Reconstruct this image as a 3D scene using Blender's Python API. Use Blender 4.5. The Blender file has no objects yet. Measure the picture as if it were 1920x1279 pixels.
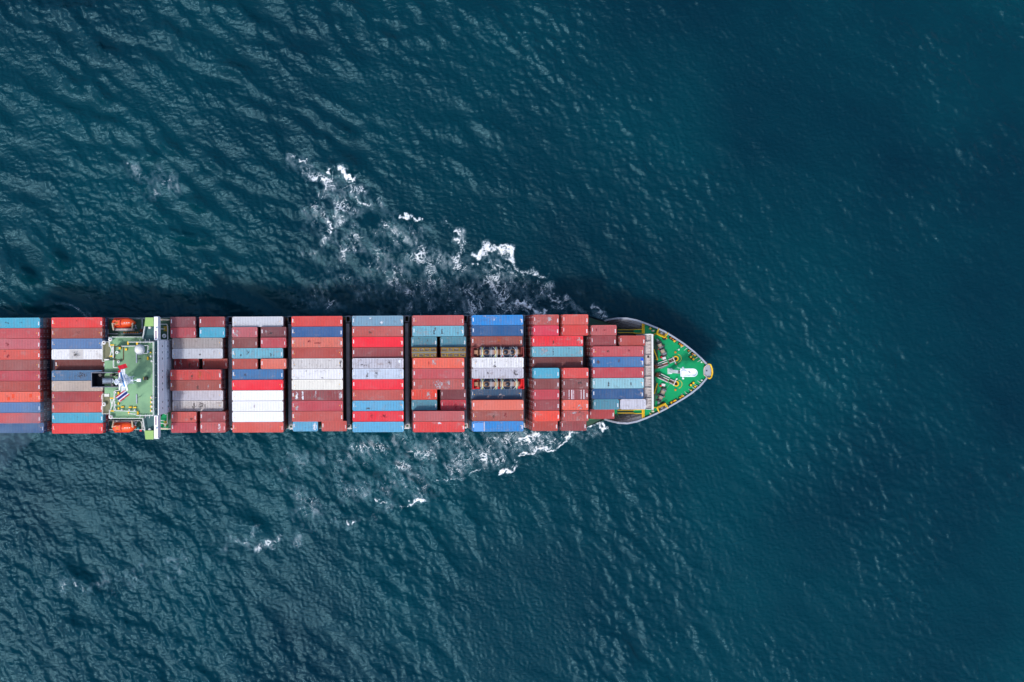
import bpy, math, random
import numpy as np
from mathutils import Vector

# ------------------------------------------------------------------ camera, sky, sun, exposure
sc = bpy.context.scene
COL = sc.collection
CAM_Z = 273.0
F_PX = 1960.8            # focal length in photo pixels (photo is 1920 wide)
NX, NY = 690.0, 640.0    # photo pixel straight below the drone

cam = bpy.data.cameras.new("camera")
cam.sensor_width = 36.0
cam.lens = F_PX / 1920.0 * 36.0
cam.shift_x = (960.0 - NX) / 1920.0
cam.shift_y = (NY - 639.5) / 1920.0
cam.clip_start = 1.0
cam.clip_end = 20000.0
cam_ob = bpy.data.objects.new("camera", cam)
cam_ob.location = (0, 0, CAM_Z)
cam_ob.rotation_euler = (0, 0, 0)
COL.objects.link(cam_ob)
sc.camera = cam_ob

SUN_EL, SUN_AZ = math.radians(60), math.radians(226)     # azimuth measured counter-clockwise from +X
sun_dir = Vector((math.cos(SUN_EL) * math.cos(SUN_AZ), math.cos(SUN_EL) * math.sin(SUN_AZ), math.sin(SUN_EL)))
world = bpy.data.worlds.new("World")
sc.world = world
world.use_nodes = True
wn = world.node_tree
wn.nodes.clear()
wo = wn.nodes.new("ShaderNodeOutputWorld")
wb = wn.nodes.new("ShaderNodeBackground")
ws = wn.nodes.new("ShaderNodeTexSky")
ws.sky_type = 'NISHITA'
ws.sun_disc = False
ws.sun_elevation = SUN_EL
ws.sun_rotation = math.atan2(sun_dir.x, sun_dir.y)
ws.air_density = 1.0
ws.dust_density = 2.5
ws.ozone_density = 1.0
wb.inputs["Strength"].default_value = 0.15
wn.links.new(ws.outputs[0], wb.inputs["Color"])
wn.links.new(wb.outputs[0], wo.inputs["Surface"])

sun = bpy.data.lights.new("sun", 'SUN')
sun.energy = 1.5
sun.angle = math.radians(5.5)
sun.color = (1.0, 0.99, 0.975)
sun_ob = bpy.data.objects.new("sun", sun)
sun_ob.rotation_euler = (-sun_dir).to_track_quat('-Z', 'Y').to_euler()
sun_ob.location = (-60, -60, 120)
COL.objects.link(sun_ob)

vs = sc.view_settings
vs.view_transform = 'Standard'
vs.look = 'None'
vs.exposure = 0.55
vs.gamma = 1.0
vs.use_curve_mapping = False

rnd = random.Random(7)
RNG = np.random.default_rng(11)

# ------------------------------------------------------------------ coordinates
SHIP_A = 0.0055
SHIP_O = (0.0, -7.80)
CA, SA = math.cos(SHIP_A), math.sin(SHIP_A)


def W(px, py, z=0.0):
    """photo pixel at height z -> world x, y"""
    k = (CAM_Z - z) / F_PX
    return ((px - NX) * k, -(py - NY) * k)


def S(px, py, z):
    """photo pixel at height z -> ship frame u (towards the bow), v (to port)"""
    x, y = W(px, py, z)
    x -= SHIP_O[0]; y -= SHIP_O[1]
    return (CA * x + SA * y, -SA * x + CA * y)


def to_world(u, v, z):
    return Vector((SHIP_O[0] + CA * u - SA * v, SHIP_O[1] + SA * u + CA * v, z))


def lin(c):
    return tuple(((x / 255.0) / 12.92 if x / 255.0 <= 0.04045 else ((x / 255.0 + 0.055) / 1.055) ** 2.4) for x in c)


# ------------------------------------------------------------------ materials
def new_mat(name):
    m = bpy.data.materials.new(name)
    m.use_nodes = True
    nt = m.node_tree
    return m, nt, nt.nodes["Principled BSDF"]


def paint(name, rgb, rough=0.55, dirt=0.25, dirt_rgb=(60, 50, 42), scale=0.8, spec=0.4, metal=0.0, factor=0.8):
    """weathered paint: base colour with noise wear"""
    m, nt, p = new_mat(name)
    N, L = nt.nodes, nt.links
    base = tuple(x * factor for x in lin(rgb)) + (1,)
    tc = N.new("ShaderNodeTexCoord")
    n1 = N.new("ShaderNodeTexNoise"); n1.inputs["Scale"].default_value = scale; n1.inputs["Detail"].default_value = 6
    n1.inputs["Roughness"].default_value = 0.65
    L.new(tc.outputs["Object"], n1.inputs["Vector"])
    r1 = N.new("ShaderNodeMapRange"); r1.inputs[1].default_value = 0.48; r1.inputs[2].default_value = 0.78
    r1.inputs[3].default_value = 0; r1.inputs[4].default_value = dirt
    L.new(n1.outputs[0], r1.inputs[0])
    mx = N.new("ShaderNodeMix"); mx.data_type = 'RGBA'
    mx.inputs[6].default_value = base
    mx.inputs[7].default_value = tuple(x * factor for x in lin(dirt_rgb)) + (1,)
    L.new(r1.outputs[0], mx.inputs[0])
    n2 = N.new("ShaderNodeTexNoise"); n2.inputs["Scale"].default_value = scale * 0.27; n2.inputs["Detail"].default_value = 3
    L.new(tc.outputs["Object"], n2.inputs["Vector"])
    r2 = N.new("ShaderNodeMapRange"); r2.inputs[1].default_value = 0.3; r2.inputs[2].default_value = 0.7
    r2.inputs[3].default_value = 1 - dirt * 0.6; r2.inputs[4].default_value = 1 + dirt * 0.4
    L.new(n2.outputs[0], r2.inputs[0])
    mu = N.new("ShaderNodeMix"); mu.data_type = 'RGBA'; mu.blend_type = 'MULTIPLY'; mu.inputs[0].default_value = 1
    L.new(mx.outputs[2], mu.inputs[6]); L.new(r2.outputs[0], mu.inputs[7])
    L.new(mu.outputs[2], p.inputs["Base Color"])
    p.inputs["Roughness"].default_value = rough
    p.inputs["Metallic"].default_value = metal
    p.inputs["Specular IOR Level"].default_value = spec
    return m


M = {}
M['white'] = paint('white_paint', (235, 235, 232), dirt=0.12, dirt_rgb=(150, 120, 90), scale=1.5)
M['house_white'] = paint('house_white', (222, 224, 228), dirt=0.10, dirt_rgb=(150, 120, 95), scale=0.6)
M['grey_rail'] = paint('grey_rail', (168, 176, 190), dirt=0.15, dirt_rgb=(110, 90, 75), scale=1.2)
M['bulwark_grey'] = paint('bulwark_grey', (178, 182, 194), dirt=0.25, dirt_rgb=(70, 66, 66), scale=0.9)
M['wall_white'] = paint('wall_white', (240, 244, 250), dirt=0.08, dirt_rgb=(150, 130, 110), scale=0.5, factor=1.0)
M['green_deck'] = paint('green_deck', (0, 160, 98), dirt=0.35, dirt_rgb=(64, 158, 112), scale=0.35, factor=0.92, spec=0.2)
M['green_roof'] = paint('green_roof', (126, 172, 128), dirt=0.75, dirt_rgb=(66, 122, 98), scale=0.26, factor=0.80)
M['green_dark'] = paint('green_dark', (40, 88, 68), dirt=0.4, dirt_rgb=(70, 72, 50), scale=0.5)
M['olive_deck'] = paint('olive_deck', (120, 122, 90), dirt=0.4, dirt_rgb=(100, 80, 60), scale=0.6)
M['wing_teal'] = paint('wing_teal', (32, 88, 92), dirt=0.2, dirt_rgb=(60, 90, 85), scale=0.8)
M['pad_green'] = paint('pad_green', (150, 190, 105), dirt=0.15, dirt_rgb=(120, 150, 90), scale=0.8)
M['main_deck'] = paint('main_deck', (58, 72, 66), dirt=0.5, dirt_rgb=(70, 60, 52), scale=0.5)
M['hatch'] = paint('hatch_paint', (70, 62, 60), dirt=0.5, dirt_rgb=(80, 50, 40), scale=0.5)
M['lash_grey'] = paint('lashing_grey', (150, 155, 170), dirt=0.3, dirt_rgb=(90, 70, 60), scale=1)
M['hull'] = paint('hull_paint', (40, 62, 92), dirt=0.2, dirt_rgb=(80, 60, 50), scale=0.2)
M['hull_red'] = paint('hull_red', (120, 40, 35), dirt=0.2, scale=0.3)
M['yellow'] = paint('yellow_paint', (240, 190, 15), dirt=0.25, dirt_rgb=(150, 100, 30), scale=2.0, factor=0.9)
M['orange'] = paint('orange_paint', (245, 85, 30), dirt=0.12, dirt_rgb=(200, 60, 30), scale=1.0, rough=0.4, factor=0.85)
M['orange_fit'] = paint('orange_fitting', (225, 140, 40), dirt=0.4, dirt_rgb=(130, 70, 30), scale=3)
M['cream'] = paint('cream_paint', (225, 208, 180), dirt=0.25, dirt_rgb=(150, 110, 75), scale=1.5)
M['black'] = paint('black_paint', (28, 28, 32), dirt=0.25, dirt_rgb=(60, 55, 50), scale=2)
M['dark_steel'] = paint('dark_steel', (70, 66, 68), dirt=0.5, dirt_rgb=(95, 60, 40), scale=2, rough=0.5)
M['machine_grey'] = paint('machine_grey', (130, 138, 146), dirt=0.4, dirt_rgb=(80, 65, 55), scale=2, rough=0.45)
M['rust'] = paint('rust_brown', (120, 70, 45), dirt=0.5, dirt_rgb=(70, 45, 35), scale=2, rough=0.8)
M['rope'] = paint('rope_tan', (190, 168, 145), dirt=0.35, dirt_rgb=(120, 95, 75), scale=4, rough=0.9)
M['red'] = paint('red_paint', (215, 30, 50), dirt=0.15, scale=2, factor=0.85)
M['crimson'] = paint('crimson_board', (125, 18, 62), dirt=0.1, scale=2)
M['navy'] = paint('navy_paint', (26, 40, 62), dirt=0.3, dirt_rgb=(20, 20, 22), scale=1)
M['silver'] = paint('silver_pipe', (170, 185, 200), dirt=0.3, dirt_rgb=(110, 100, 95), scale=2, rough=0.35, metal=0.5)
M['glass'] = paint('dark_glass', (20, 30, 38), dirt=0.0, rough=0.08, spec=0.6)
M['panel_grey'] = paint('panel_grey', (212, 204, 204), dirt=0.35, dirt_rgb=(120, 100, 95), scale=1)
M['wood'] = paint('wood_board', (172, 130, 102), dirt=0.45, dirt_rgb=(140, 100, 75), scale=4, rough=0.85)
M['plank_grey'] = paint('plank_grey', (156, 142, 142), dirt=0.4, dirt_rgb=(120, 100, 90), scale=4, rough=0.85)
M['lid_navy'] = paint('lid_navy', (38, 46, 62), dirt=0.2, rough=0.3)
M['ring_brown'] = paint('ring_brown', (170, 118, 62), dirt=0.3, scale=4)
M['flag_blue'] = paint('flag_blue', (35, 50, 130), dirt=0.05, rough=0.9)
M['flag_white'] = paint('flag_white', (235, 235, 240), dirt=0.05, rough=0.9)
M['flag_red'] = paint('flag_red', (205, 25, 50), dirt=0.05, rough=0.9)
M['scanner_blue'] = paint('scanner_blue', (70, 150, 215), dirt=0.05)
M['strap_white'] = paint('strap_white', (225, 235, 240), dirt=0.05)
M['strap_yellow'] = paint('strap_yellow', (215, 215, 40), dirt=0.05)
M['frame_yellow'] = paint('frame_yellow', (190, 155, 45), dirt=0.4, dirt_rgb=(120, 90, 50), scale=3)
M['mark_white'] = paint('mark_white', (240, 240, 245), dirt=0.15, dirt_rgb=(170, 165, 165), scale=5)
M['sticker'] = paint('sticker_yellow', (250, 190, 60), dirt=0.0)
M['casting'] = paint('corner_casting', (105, 80, 68), dirt=0.4, scale=3)
M['cyan'] = paint('cyan_cover', (40, 150, 165), dirt=0.1)


def scrap_material():
    m, nt, p = new_mat('scrap_metal')
    N, L = nt.nodes, nt.links
    tc = N.new("ShaderNodeTexCoord")
    v = N.new("ShaderNodeTexVoronoi"); v.inputs["Scale"].default_value = 7
    L.new(tc.outputs["Object"], v.inputs["Vector"])
    r = N.new("ShaderNodeValToRGB")
    r.color_ramp.elements[0].color = lin((74, 62, 60)) + (1,)
    r.color_ramp.elements[1].color = lin((176, 162, 150)) + (1,)
    e = r.color_ramp.elements.new(0.6); e.color = lin((120, 104, 96)) + (1,)
    L.new(v.outputs["Color"], r.inputs[0]); L.new(r.outputs[0], p.inputs["Base Color"])
    p.inputs["Roughness"].default_value = 0.7
    return m


M['scrap'] = scrap_material()


def container_material(name, attr=None):
    """painted corrugated steel; the paint colour is the object's own colour, alpha says how worn it is"""
    m, nt, p = new_mat(name)
    N, L = nt.nodes, nt.links
    oi = N.new("ShaderNodeObjectInfo")
    tc = N.new("ShaderNodeTexCoord")
    if attr:
        at = N.new("ShaderNodeAttribute"); at.attribute_name = attr
        base_out = at.outputs["Color"]; wear = None
    else:
        base_out = oi.outputs["Color"]; wear = oi.outputs["Alpha"]
    off = N.new("ShaderNodeVectorMath"); off.operation = 'MULTIPLY_ADD'
    off.inputs[1].default_value = (1, 1, 1)
    cmb = N.new("ShaderNodeMath"); cmb.operation = 'MULTIPLY'; cmb.inputs[1].default_value = 173.0
    L.new(oi.outputs["Random"], cmb.inputs[0])
    L.new(tc.outputs["Object"], off.inputs[0]); L.new(cmb.outputs[0], off.inputs[2])

    def noise(scale, detail, vecscale=None, rough=0.6):
        n = N.new("ShaderNodeTexNoise"); n.inputs["Scale"].default_value = scale
        n.inputs["Detail"].default_value = detail; n.inputs["Roughness"].default_value = rough
        if vecscale:
            mp = N.new("ShaderNodeVectorMath"); mp.operation = 'MULTIPLY'; mp.inputs[1].default_value = vecscale
            L.new(off.outputs[0], mp.inputs[0]); L.new(mp.outputs[0], n.inputs["Vector"])
        else:
            L.new(off.outputs[0], n.inputs["Vector"])
        return n.outputs[0]

    def rng(x, a, b, c, d):
        r = N.new("ShaderNodeMapRange"); r.inputs[1].default_value = a; r.inputs[2].default_value = b
        r.inputs[3].default_value = c; r.inputs[4].default_value = d
        L.new(x, r.inputs[0]); return r.outputs[0]

    def mul(a, b):
        q = N.new("ShaderNodeMath"); q.operation = 'MULTIPLY'
        L.new(a, q.inputs[0])
        if isinstance(b, float): q.inputs[1].default_value = b
        else: L.new(b, q.inputs[1])
        return q.outputs[0]

    def mix(fac, a, b):
        x = N.new("ShaderNodeMix"); x.data_type = 'RGBA'
        L.new(fac, x.inputs[0])
        if isinstance(a, tuple): x.inputs[6].default_value = a
        else: L.new(a, x.inputs[6])
        if isinstance(b, tuple): x.inputs[7].default_value = b
        else: L.new(b, x.inputs[7])
        return x.outputs[2]

    def wr(x):
        return mul(x, wear) if wear is not None else mul(x, 0.4)

    fade = rng(noise(0.22, 3), 0.42, 0.72, 0, 0.07)                      # chalky fading
    c = mix(fade, base_out, lin((190, 186, 186)) + (1,))
    streak = wr(rng(noise(1.0, 4, (5.5, 0.30, 0.35)), 0.42, 0.72, 0, 0.55))   # runs across the roof
    c = mix(streak, c, lin((120, 108, 108)) + (1,))
    speck = wr(rng(noise(1.3, 6, None, 0.75), 0.55, 0.68, 0, 0.8))     # grime patches
    c = mix(speck, c, lin((84, 70, 66)) + (1,))
    patch = wr(rng(noise(0.42, 5, (1, 1.6, 1), 0.7), 0.58, 0.65, 0, 0.6))     # scraped patches
    c = mix(patch, c, lin((150, 136, 134)) + (1,))
    rust = wr(rng(noise(2.4, 5, None, 0.8), 0.66, 0.72, 0, 0.8))
    c = mix(rust, c, lin((96, 52, 34)) + (1,))
    sx = N.new("ShaderNodeSeparateXYZ"); L.new(tc.outputs["Object"], sx.inputs[0])
    groove = mul(rng(sx.outputs[2], 2.540, 2.557, 0.30, 0.0), rng(sx.outputs[2], 2.530, 2.534, 0.0, 1.0))
    if wear is not None:
        wq = N.new("ShaderNodeMath"); wq.operation = 'MULTIPLY_ADD'; wq.inputs[1].default_value = 0.9; wq.inputs[2].default_value = 0.45
        L.new(wear, wq.inputs[0]); groove = mul(groove, wq.outputs[0])
    c = mix(groove, c, lin((58, 48, 48)) + (1,))
    L.new(c, p.inputs["Base Color"])
    p.inputs["Roughness"].default_value = 0.6
    p.inputs["Specular IOR Level"].default_value = 0.3
    return m


M['container'] = container_material('container_paint')
M['stack'] = container_material('stack_paint', 'paint')


# ------------------------------------------------------------------ mesh builder
class MB:
    def __init__(self):
        self.v, self.f, self.m = [], [], []

    def add(self, verts, faces, mat=0):
        o = len(self.v)
        self.v.extend(tuple(p) for p in verts)
        for f in faces:
            self.f.append([i + o for i in f]); self.m.append(mat)
        return self

    def box(self, c, s, rz=0.0, mat=0, taper=1.0):
        hx, hy, hz = s[0] / 2, s[1] / 2, s[2] / 2
        ca, sa = math.cos(rz), math.sin(rz)
        vv = []
        for dz, t in ((-hz, 1.0), (hz, taper)):
            for dx, dy in ((-hx, -hy), (hx, -hy), (hx, hy), (-hx, hy)):
                x, y = dx * t, dy * t
                vv.append((c[0] + x * ca - y * sa, c[1] + x * sa + y * ca, c[2] + dz))
        return self.add(vv, [(3, 2, 1, 0), (4, 5, 6, 7), (0, 1, 5, 4), (1, 2, 6, 5), (2, 3, 7, 6), (3, 0, 4, 7)], mat)

    def span(self, a, b, mat=0):
        c = [(a[i] + b[i]) / 2 for i in range(3)]
        return self.box(c, [abs(b[i] - a[i]) for i in range(3)], 0, mat)

    def cyl(self, p0, p1, r0, r1=None, n=10, mat=0, caps=True):
        r1 = r0 if r1 is None else r1
        p0, p1 = Vector(p0), Vector(p1)
        d = (p1 - p0).normalized()
        a = d.orthogonal().normalized(); b = d.cross(a)
        vv = []
        for p, r in ((p0, r0), (p1, r1)):
            for i in range(n):
                t = 2 * math.pi * i / n
                vv.append(p + a * (r * math.cos(t)) + b * (r * math.sin(t)))
        ff = [(i, (i + 1) % n, n + (i + 1) % n, n + i) for i in range(n)]
        if caps:
            ff.append(tuple(range(n - 1, -1, -1))); ff.append(tuple(range(n, 2 * n)))
        return self.add(vv, ff, mat)

    def tube(self, pts, r, n=5, mat=0):
        for a, b in zip(pts[:-1], pts[1:]):
            if (Vector(b) - Vector(a)).length > 1e-5:
                self.cyl(a, b, r, r, n, mat)
        return self

    def prism(self, poly, z0, z1, mat=0, top=None):
        n = len(poly)
        area = sum(poly[i][0] * poly[(i + 1) % n][1] - poly[(i + 1) % n][0] * poly[i][1] for i in range(n))
        if area < 0: poly = poly[::-1]
        vv = [(x, y, z0) for x, y in poly] + [(x, y, z1) for x, y in poly]
        self.add(vv, [(i, (i + 1) % n, n + (i + 1) % n, n + i) for i in range(n)] + [tuple(range(n - 1, -1, -1))], mat)
        return self.add([(x, y, z1) for x, y in poly], [tuple(range(n))], mat if top is None else top)

    def ring(self, c, r0, r1, z0, z1, n=20, mat=0):
        vv = []
        for r, z in ((r1, z0), (r1, z1), (r0, z1), (r0, z0)):
            for i in range(n):
                t = 2 * math.pi * i / n
                vv.append((c[0] + r * math.cos(t), c[1] + r * math.sin(t), z))
        ff = []
        for k in range(4):
            for i in range(n):
                j = (i + 1) % n; kk = (k + 1) % 4
                ff.append((k * n + i, k * n + j, kk * n + j, kk * n + i))
        return self.add(vv, ff, mat)

    def lathe(self, c, prof, n=18, mat=0):
        """profile of (r, z) pairs turned about a vertical axis at c"""
        vv, ff = [], []
        for r, z in prof:
            for i in range(n):
                t = 2 * math.pi * i / n
                vv.append((c[0] + r * math.cos(t), c[1] + r * math.sin(t), c[2] + z))
        for k in range(len(prof) - 1):
            for i in range(n):
                j = (i + 1) % n
                ff.append((k * n + i, k * n + j, (k + 1) * n + j, (k + 1) * n + i))
        return self.add(vv, ff, mat)

    def mesh(self, name, mats, smooth=False):
        me = bpy.data.meshes.new(name)
        me.from_pydata(self.v, [], self.f)
        for q in mats: me.materials.append(M[q] if isinstance(q, str) else q)
        me.polygons.foreach_set("material_index", self.m)
        if smooth: me.polygons.foreach_set("use_smooth", [True] * len(self.f))
        me.update()
        return me

    def build(self, name, mats, parent=None, smooth=False, loc=None, rz=0.0):
        if isinstance(mats, str): mats = [mats]
        o = bpy.data.objects.new(name, self.mesh(name, mats, smooth))
        COL.objects.link(o)
        if parent is not None: o.parent = parent
        if loc is not None: o.location = loc
        o.rotation_euler = (0, 0, rz)
        return o


def tag(o, label=None, cat=None, group=None, kind=None):
    if label: o['label'] = label
    if cat: o['category'] = cat
    if group: o['group'] = group
    if kind: o['kind'] = kind
    return o


def empty(name, loc, rz=0.0, parent=None):
    o = bpy.data.objects.new(name, None)
    o.empty_display_size = 0.5
    COL.objects.link(o); o.location = loc; o.rotation_euler = (0, 0, rz)
    if parent is not None: o.parent = parent
    return o


def link_mesh(name, me, parent, loc=(0, 0, 0), rz=0.0, color=None):
    o = bpy.data.objects.new(name, me)
    COL.objects.link(o); o.parent = parent; o.location = loc; o.rotation_euler = (0, 0, rz)
    if color: o.color = color
    return o


# ------------------------------------------------------------------ the sea
STEP = 0.30
X0, X1, Y0, Y1 = -128.0, 203.0, -118.0, 118.0
NXG, NYG = int((X1 - X0) / STEP) + 1, int((Y1 - Y0) / STEP) + 1
NF = 2048


def field(lmin, lmax, direction=None, spread=2.0, power=2.2, step=STEP, n=NF, seed=0, nx=None, ny=None):
    """random surface with wavelengths lmin..lmax running along 'direction' (degrees), unit variance"""
    r = np.random.default_rng(seed)
    k1 = np.fft.fftfreq(n, step) * 2 * np.pi
    kx, ky = np.meshgrid(k1, k1[: n // 2 + 1], indexing='ij')
    kk = np.hypot(kx, ky); kk[0, 0] = 1e-6
    a, b = 2 * np.pi / lmax, 2 * np.pi / lmin
    amp = kk ** (-power) * np.exp(-(a / kk) ** 4) * np.exp(-(kk / b) ** 4)
    if direction is not None:
        th = math.radians(direction)
        cs = np.abs((kx * math.cos(th) + ky * math.sin(th)) / kk)
        amp = amp * cs ** spread
    ph = r.normal(size=kx.shape) + 1j * r.normal(size=kx.shape)
    h = np.fft.irfft2(amp * ph, s=(n, n))
    h = h[: (nx or NXG), : (ny or NYG)]
    return (h - h.mean()) / h.std()


gx = X0 + np.arange(NXG) * STEP
gy = Y0 + np.arange(NYG) * STEP
GX, GY = np.meshgrid(gx, gy, indexing='ij')
PX = GX / (CAM_Z / F_PX) + NX          # the same grid in photo pixels, to read amplitudes off the photo
PY = -GY / (CAM_Z / F_PX) + NY


def sstep(x, a, b):
    t = np.clip((x - a) / (b - a), 0, 1)
    return t * t * (3 - 2 * t)


def sea_height():
    a = field(3.5, 16.0, 62, 4.0, 2.1, seed=1)          # wake swell, crests falling to the right
    a = 0.92 * a + 0.36 * field(3.0, 11.0, 80, 3.0, 2.0, seed=11) + 0.30 * field(2.5, 9.0, 40, 3.0, 2.0, seed=12)
    a = a * np.clip(0.85 + 0.45 * field(18.0, 50.0, None, 1, 2.0, seed=13), 0.3, 1.7)
    b = field(2.2, 13.0, 44, 1.8, 2.0, seed=2)          # wind waves
    c = field(0.9, 4.0, 52, 1.0, 1.8, seed=3)           # chop
    d = field(0.7, 1.6, 60, 0.7, 1.5, seed=4)           # ripples
    sw = field(18.0, 60.0, 45, 3.0, 2.0, seed=5)
    patchy = 0.75 + 0.35 * field(25.0, 90.0, None, 1, 2.0, seed=6)
    patchy = np.clip(patchy, 0.25, 1.6)
    left = 1 - sstep(PX, 350, 1150)
    top = 1 - sstep(PY, 520, 760)
    wa = (0.03 + 0.36 * left * (0.35 + 0.65 * top))
    wb_ = 0.090 + 0.065 * (1 - top) * (1 - sstep(PX, 900, 1700)) - 0.01 * sstep(PX, 1100, 1800)
    wc = 0.048 + 0.022 * left + 0.018 * (1 - top)
    h = wa * a + wb_ * patchy * b + wc * patchy * c + (0.032 + 0.010 * left) * d + 0.10 * sw
    s = 0.25
    h = h + 0.30 * (h * h) / s * 0.35                   # crests sharper than troughs
    ed = np.minimum(np.minimum(GX - X0, X1 - GX), np.minimum(GY - Y0, Y1 - GY))
    return h * sstep(ed, 0.0, 14.0)


H = sea_height()


def water_material():
    m, nt, p = new_mat('sea_water')
    N, L = nt.nodes, nt.links
    g = N.new("ShaderNodeNewGeometry")
    n1 = N.new("ShaderNodeTexNoise"); n1.inputs["Scale"].default_value = 0.014; n1.inputs["Detail"].default_value = 4
    L.new(g.outputs["Position"], n1.inputs["Vector"])
    r1 = N.new("ShaderNodeValToRGB")
    r1.color_ramp.elements[0].position = 0.28; r1.color_ramp.elements[0].color = (0.0002, 0.0130, 0.0260, 1)
    r1.color_ramp.elements[1].position = 0.75; r1.color_ramp.elements[1].color = (0.0003, 0.038, 0.053, 1)
    L.new(n1.outputs[0], r1.inputs[0])
    L.new(r1.outputs[0], p.inputs["Base Color"])
    p.inputs["Roughness"].default_value = 0.18
    p.inputs["IOR"].default_value = 1.333
    p.inputs["Specular IOR Level"].default_value = 0.35
    p.inputs["Subsurface Weight"].default_value = 0.65; p.inputs["Subsurface Radius"].default_value = (0.3, 1.0, 1.0); p.inputs["Subsurface Scale"].default_value = 5.0
    p.subsurface_method = 'BURLEY'
    p.inputs["Specular Tint"].default_value = (0.42, 0.84, 1.0, 1)
    n2 = N.new("ShaderNodeTexNoise"); n2.inputs["Scale"].default_value = 1.5; n2.inputs["Detail"].default_value = 5
    n2.inputs["Roughness"].default_value = 0.6
    mp = N.new("ShaderNodeMapping"); mp.inputs["Rotation"].default_value = (0, 0, math.radians(-35)); mp.inputs["Scale"].default_value = (0.55, 1.25, 1)
    L.new(g.outputs["Position"], mp.inputs["Vector"]); L.new(mp.outputs[0], n2.inputs["Vector"])
    b = N.new("ShaderNodeBump"); b.inputs["Strength"].default_value = 1.0; b.inputs["Distance"].default_value = 0.14
    n3 = N.new("ShaderNodeTexNoise"); n3.inputs["Scale"].default_value = 0.9; n3.inputs["Detail"].default_value = 4; n3.inputs["Roughness"].default_value = 0.7
    mp3 = N.new("ShaderNodeMapping"); mp3.inputs["Rotation"].default_value = (0, 0, math.radians(35)); mp3.inputs["Scale"].default_value = (0.6, 1.6, 1)
    L.new(g.outputs["Position"], mp3.inputs["Vector"]); L.new(mp3.outputs[0], n3.inputs["Vector"])
    b3 = N.new("ShaderNodeBump"); b3.inputs["Strength"].default_value = 1.0; b3.inputs["Distance"].default_value = 0.09
    L.new(n3.outputs[0], b3.inputs["Height"]); L.new(b3.outputs[0], b.inputs["Normal"])
    L.new(n2.outputs[0], b.inputs["Height"]); L.new(b.outputs[0], p.inputs["Normal"])
    return m


M['water'] = water_material()


def grid_mesh(name, xs, ys, h):
    nx, ny = len(xs), len(ys)
    co = np.empty((nx * ny, 3), np.float32)
    gx_, gy_ = np.meshgrid(xs, ys, indexing='ij')
    co[:, 0] = gx_.ravel(); co[:, 1] = gy_.ravel(); co[:, 2] = h.ravel()
    i = np.arange(nx * ny).reshape(nx, ny)
    q = np.stack([i[:-1, :-1], i[1:, :-1], i[1:, 1:], i[:-1, 1:]], -1).reshape(-1, 4)
    return quad_mesh(name, co, q)


def quad_mesh(name, co, q, smooth=True):
    me = bpy.data.meshes.new(name)
    me.vertices.add(len(co)); me.vertices.foreach_set("co", np.ascontiguousarray(co, np.float32).ravel())
    me.loops.add(q.size); me.loops.foreach_set("vertex_index", np.ascontiguousarray(q, np.int32).ravel())
    me.polygons.add(len(q))
    me.polygons.foreach_set("loop_start", np.arange(0, q.size, 4, dtype=np.int32))
    me.polygons.foreach_set("use_smooth", np.full(len(q), smooth))
    me.update(calc_edges=True)
    return me


sea_me = grid_mesh("sea", gx, gy, H)
sea_me.materials.append(M['water'])
sea = bpy.data.objects.new("sea", sea_me); COL.objects.link(sea)
tag(sea, "dark blue green sea with wind ripples around the ship", kind='structure')

# the same sea out to the horizon, coarser
far = MB()
R = 9000.0
XE, YE = float(gx[-1]), float(gy[-1])
far.add([(-R, -R, 0), (R, -R, 0), (R, Y0, 0), (-R, Y0, 0)], [(0, 1, 2, 3)])
far.add([(-R, YE, 0), (R, YE, 0), (R, R, 0), (-R, R, 0)], [(0, 1, 2, 3)])
far.add([(-R, Y0, 0), (X0, Y0, 0), (X0, YE, 0), (-R, YE, 0)], [(0, 1, 2, 3)])
far.add([(XE, Y0, 0), (R, Y0, 0), (R, YE, 0), (XE, YE, 0)], [(0, 1, 2, 3)])
tag(far.build("open_sea", 'water'), "open sea running out to the horizon", kind='structure')

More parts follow.
